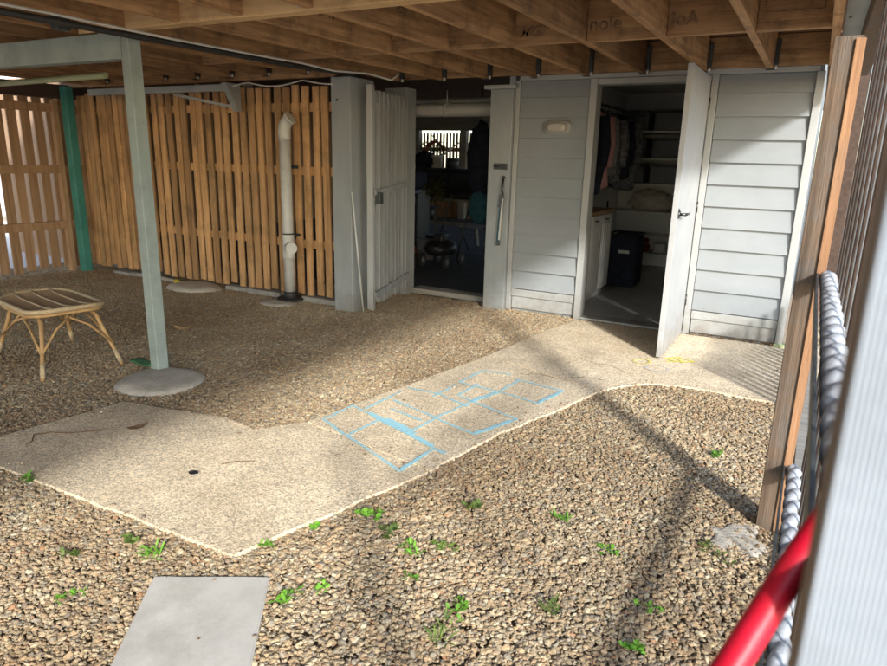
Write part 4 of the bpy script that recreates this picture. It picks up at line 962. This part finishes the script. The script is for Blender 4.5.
# leaf litter along the wall bottom (countless)
q = MB()
for k in range(160):
    if k < 90: cx, cy = random.uniform(-.78, -.06), 5.80 + random.gauss(0, .012)
    else: cx, cy = random.uniform(-3.6, -1.8), 5.72 + random.gauss(0, .1)
    s = random.uniform(.01, .028); a = random.uniform(0, 6.28); zz = .036 if k < 90 else .022
    vs = [q.bm.verts.new((cx + s * math.cos(a + b_) * (1 if i % 2 == 0 else .5), cy + s * .5 * math.sin(a + b_), zz + random.uniform(0, .012))) for i, b_ in enumerate((0, 1.57, 3.14, 4.71))]
    q.bm.faces.new(vs)
for k in range(520):
    cx, cy = random.uniform(-2.9, .05), random.uniform(1.0, 4.6)
    if any(inside(cx, cy, p) for p in (pathA, pathB, pathC, PAVER)) and k % 12: continue
    if k < 150: cx, cy = random.gauss(-.65, .3), random.gauss(3.75, .28)
    s_ = random.uniform(.004, .013); a = random.uniform(0, 6.28); zz = .034
    vs = [q.bm.verts.new((cx + s_ * math.cos(a + b_) * (1 if i % 2 == 0 else .4), cy + s_ * math.sin(a + b_) * (1 if i % 2 == 0 else .4), zz + random.uniform(0, .008))) for i, b_ in enumerate((0, 1.57, 3.14, 4.71))]
    q.bm.faces.new(vs)
o = q.build('leaf_litter', M['dry']); o['kind'] = 'stuff'; o['label'] = 'brown leaf litter along the foot of the wall and between the stones'; o['category'] = 'leaf litter'

weeds = [(-1.4, 1.98, 1.5, 'leafy weed beside the path edge, left of the other central weeds'), (-1.03, 1.95, 1.3, 'bushy weed in the centre gravel, right one of the close trio'),
 (-1.13, 1.87, 1.2, 'weed in the middle of the close trio in the centre gravel'), (-1.04, 1.72, .9, 'weed nearest the camera of the close trio'),
 (-1.26, 1.94, .8, 'small weed between the path edge weed and the close trio'), (-.71, 2.37, .9, 'small weed in the gravel between the trio and the timber post'),
 (-.49, 2.25, 1.1, 'upright weed in the gravel midway between hopscotch and timber post'), (-.16, 2.45, 1.5, 'spreading weed by the pale concrete patch under the timber post'),
 (-.27, 1.98, 1.1, 'weed in the gravel left of the red hose'), (-.82, 1.67, 1.1, 'weed in the foreground gravel right of the paving slab, further one'),
 (-.83, 1.51, 1.3, 'tall grassy weed at the bottom edge right of the paving slab'), (-1.32, 1.41, .8, 'small weed next to the right corner of the paving slab'),
 (-1.28, 1.52, .8, 'tiny weed above the right corner of the paving slab'), (-2.17, 1.21, .7, 'tiny weed near the left frame edge below the path'),
 (-1.95, 1.04, 1.0, 'bright weed in the lower left gravel, nearest the camera there'), (-1.92, 1.35, .7, 'low weed just above the paving slab on its left'),
 (-2.05, 1.37, .6, 'smallest weed below the path at the left'), (-.24, 3.36, .8, 'dark weed alone in the gravel near the curved path edge'),
 (-.28, 1.77, .8, 'weed at the bottom edge left of the red hose'), (-.56, 1.82, .7, 'sparse weed in the lower centre right gravel'),
 (-1.61, 1.61, .6, 'tiny weed touching the front corner of the path'), (-2.87, 1.46, .6, 'tiny weed at the left edge of the path'),
 (-1.08, 2.27, .7, 'small weed near the hopscotch end of the path'), (-1.53, 1.8, .5, 'sprout along the path edge left of the leafy weed')]
for i, (x, y, s, lab) in enumerate(weeds):
    rs = random.Random(i * 7 + 1); q = MB(); grass = i in (10, 15, 5, 19); s *= rs.uniform(.75, 1.15); lw = rs.uniform(.3, .75); lk = rs.uniform(.65, 1.3)
    for cl in range(int(4 + s * 4)):
        ox, oy = rs.gauss(0, .022 * s), rs.gauss(0, .022 * s)
        for k in range(6):
            a = rs.uniform(0, 6.28); L_ = rs.uniform(.01, .032) * (lk if not grass else 1.8); w = L_ * (lw if not grass else .14); el = rs.uniform(.15, .9)
            d = Vector((math.cos(a) * math.cos(el), math.sin(a) * math.cos(el), math.sin(el))); sd = Vector((-math.sin(a), math.cos(a), 0))
            p = Vector((x + ox, y + oy, .022 + rs.uniform(0, .012)))
            vs = [q.bm.verts.new(p), q.bm.verts.new(p + d * L_ * .45 + sd * w / 2), q.bm.verts.new(p + d * L_ * .85 + sd * w * .35 - Vector((0, 0, .002))), q.bm.verts.new(p + d * L_ - Vector((0, 0, .004))), q.bm.verts.new(p + d * L_ * .85 - sd * w * .35 - Vector((0, 0, .002))), q.bm.verts.new(p + d * L_ * .45 - sd * w / 2)]
            q.bm.faces.new(vs)
    tag(q.build('weed', M['leaf_olive'] if i % 3 == 1 else M['leaf']), lab, 'weed', 'weeds sprouting through the gravel')

# more garage clutter
t = thing('garden_chair', 'dark folding chair in the middle of the garage floor', 'chair', (-4.3, 9.0, 0))
for x in (-4.55, -4.15):
    b = MB(); b.tube([(x, 8.75, .02), (x, 9.15, .85)], .011, 8); b.build('leg', M['darksteel'], t)
    b = MB(); b.tube([(x, 9.15, .02), (x, 8.8, .46)], .011, 8); b.build('leg', M['darksteel'], t)
b = MB(); b.box(-4.55, -4.15, 8.75, 9.12, .44, .46, .004); b.build('seat', M['greyfab'], t)
b = MB(); b.box(-4.54, -4.16, 9.08, 9.10, .62, .86, .004); b.build('backrest', M['greyfab'], t)
for (x, y, z, r_, h, m_, lab) in ((-5.75, 10.2, 1.252, .09, .2, 'cable', 'white paint tin standing on the black chest'), (-5.45, 10.2, 1.252, .11, .16, 'darksteel', 'dark paint tin standing on the black chest')):
    t = thing('paint_tin', lab, 'tin', (x, y, z)); b = MB(); b.tube([(x, y, z), (x, y, z + h)], r_, 20); b.build('can', M[m_], t)
    b = MB(); b.tube([(x, y, z + h + .001), (x, y, z + h + .012)], r_ * 1.04, 20); b.build('lid', M['bolt'], t)
b = MB(); b.tube([(-8.2, 13.9, 1.1), (-7.3, 13.95, 1.75)], .02, 8); tag(b.build('pole', M['pvc']), 'pale pole leaning diagonally before the far batten screen', 'pole')
b = MB(); b.tube([(-6.9, 13.9, 1.75), (-6.3, 13.95, 1.1)], .02, 8); tag(b.build('pole', M['pvc']), 'second pale pole leaning the other way before the far batten screen', 'pole')
b = MB()
for k in range(5): b.tube([(-8.0 + (.2 + .012 * k) * math.cos(a * .35), 14.1 - .012 * k, 1.55 + (.2 + .01 * k) * math.sin(a * .35)) for a in range(19)], .012, 6)
tag(b.build('hose_coil', M['terracotta']), 'red brown hose coil hanging on the far batten screen', 'hose')
b = MB(); b.box(-5.0, -4.5, 11.4, 11.8, .02, .5, .02); tag(b.build('cardboard_box', M['drypale']), 'cardboard box on the floor at the back of the garage', 'box')
for k, (x, y, h) in enumerate(((-4.0, 11.5, 1.7), (-3.8, 11.6, 1.5))):
    b = MB(); b.tube([(x, y, .02), (x - .15, y + .5, h)], .014, 8); tag(b.build('garden_tool', M['post_wood']), ('tall tool handle leaning at the right of the garage', 'shorter tool handle leaning at the right of the garage')[k], 'garden tool', 'tool handles')
tag(lumpy(-6.0, 10.2, 1.36, .22, .2, .14, 21, amp=.6).build('dark_tarp', M['navy']), 'crumpled dark tarpaulin heaped on the left of the black chest', 'tarpaulin')
# hairline cracks in the path
ZC = .0312; b = MB()
for pts_ in ([(-1.62, 3.98), (-1.45, 4.08), (-1.33, 4.06), (-1.2, 4.18), (-1.02, 4.2)], [(-1.35, 4.6), (-1.2, 4.52), (-1.12, 4.55), (-.98, 4.46)]):
    for p, q in zip(pts_, pts_[1:]): strip(b, p, q, .004); ZC += .0001
o = b.build('path_cracks', M['dry']); o['kind'] = 'structure'
# ------------------------------------------------------------------ neighbours, added backdrop wall
t = thing('paling_fence', 'dark paling fence in the gap right of the wall corner', 'fence', (1.5, 8.5, 0))
b = MB(); x = .02
while x < 4: b.box(x, x + .1, 8.5, 8.518, 0, 2.5 + random.uniform(-.01, .01), .002); x += .104
b.build('palings', M['darkwood'], t)
b = MB(); b.box(0, 4, 8.52, 8.56, 1.4, 1.48); b.build('rail', M['batten_dark'], t)
b = MB(); b.box(-.187, -.07, 5.9, 10.1, 0, 2.4)
b.build('outer_cladding', M['wallpaint'], W)

b = MB(); b.box(-15.2, -15, -3, 16, -.05, 3.4, .01); tag(b.build('added_backdrop_wall', M['render']), 'added pale backdrop wall brightening the gaps of the left batten screen', 'wall')  # pale sunlit wall added so the screen gaps look bright
# ------------------------------------------------------------------ camera
cam = bpy.data.cameras.new('camera'); co = bpy.data.objects.new('camera', cam); col.objects.link(co)
rows_ = [[0.8754400477014592, -0.1445223608159904, 0.4612136274056088], [0.4827636285113881, 0.2154164398138465, -0.8488433521236094], [0.023323847602516937, 0.9657686289593902, 0.2583543176548719]]
m3 = Matrix(rows_).to_quaternion().to_matrix().to_4x4(); m3.translation = (0, 0, 1.45)
co.matrix_world = m3
cam.sensor_width = 36; cam.lens = 36 * 662 / 887; cam.clip_start = .02; cam.clip_end = 500
cam.dof.use_dof = True; cam.dof.focus_distance = 3.6; cam.dof.aperture_fstop = 5.0
S.camera = co

# ------------------------------------------------------------------ light
K = 1.08
sd = Vector((1, -K, .698)).normalized()     # direction towards the sun
el = math.asin(sd.z); az = math.atan2(sd.x, sd.y)
sun = bpy.data.lights.new('sun', 'SUN'); sun.energy = 2.0; sun.angle = R(4.8); sun.color = (1, .975, .93)
so = bpy.data.objects.new('sun', sun); col.objects.link(so); so.location = (5, -5, 6)
so.rotation_euler = sd.to_track_quat('Z', 'Y').to_euler()
w = bpy.data.worlds.new('World'); S.world = w; w.use_nodes = True
nt = w.node_tree; sk = nt.nodes.new('ShaderNodeTexSky'); sk.sky_type = 'NISHITA'; sk.sun_disc = False
sk.sun_elevation = el; sk.sun_rotation = az; sk.dust_density = 1.0; sk.air_density = 1.0
nt.links.new(sk.outputs[0], nt.nodes['Background'].inputs[0]); nt.nodes['Background'].inputs[1].default_value = .15
S.view_settings.view_transform = 'Standard'; S.view_settings.look = 'None'; S.view_settings.gamma = 1
S.view_settings.use_curve_mapping = False; S.view_settings.exposure = 1.62
S.render.engine = 'CYCLES'
S.cycles.max_bounces = 12; S.cycles.diffuse_bounces = 8
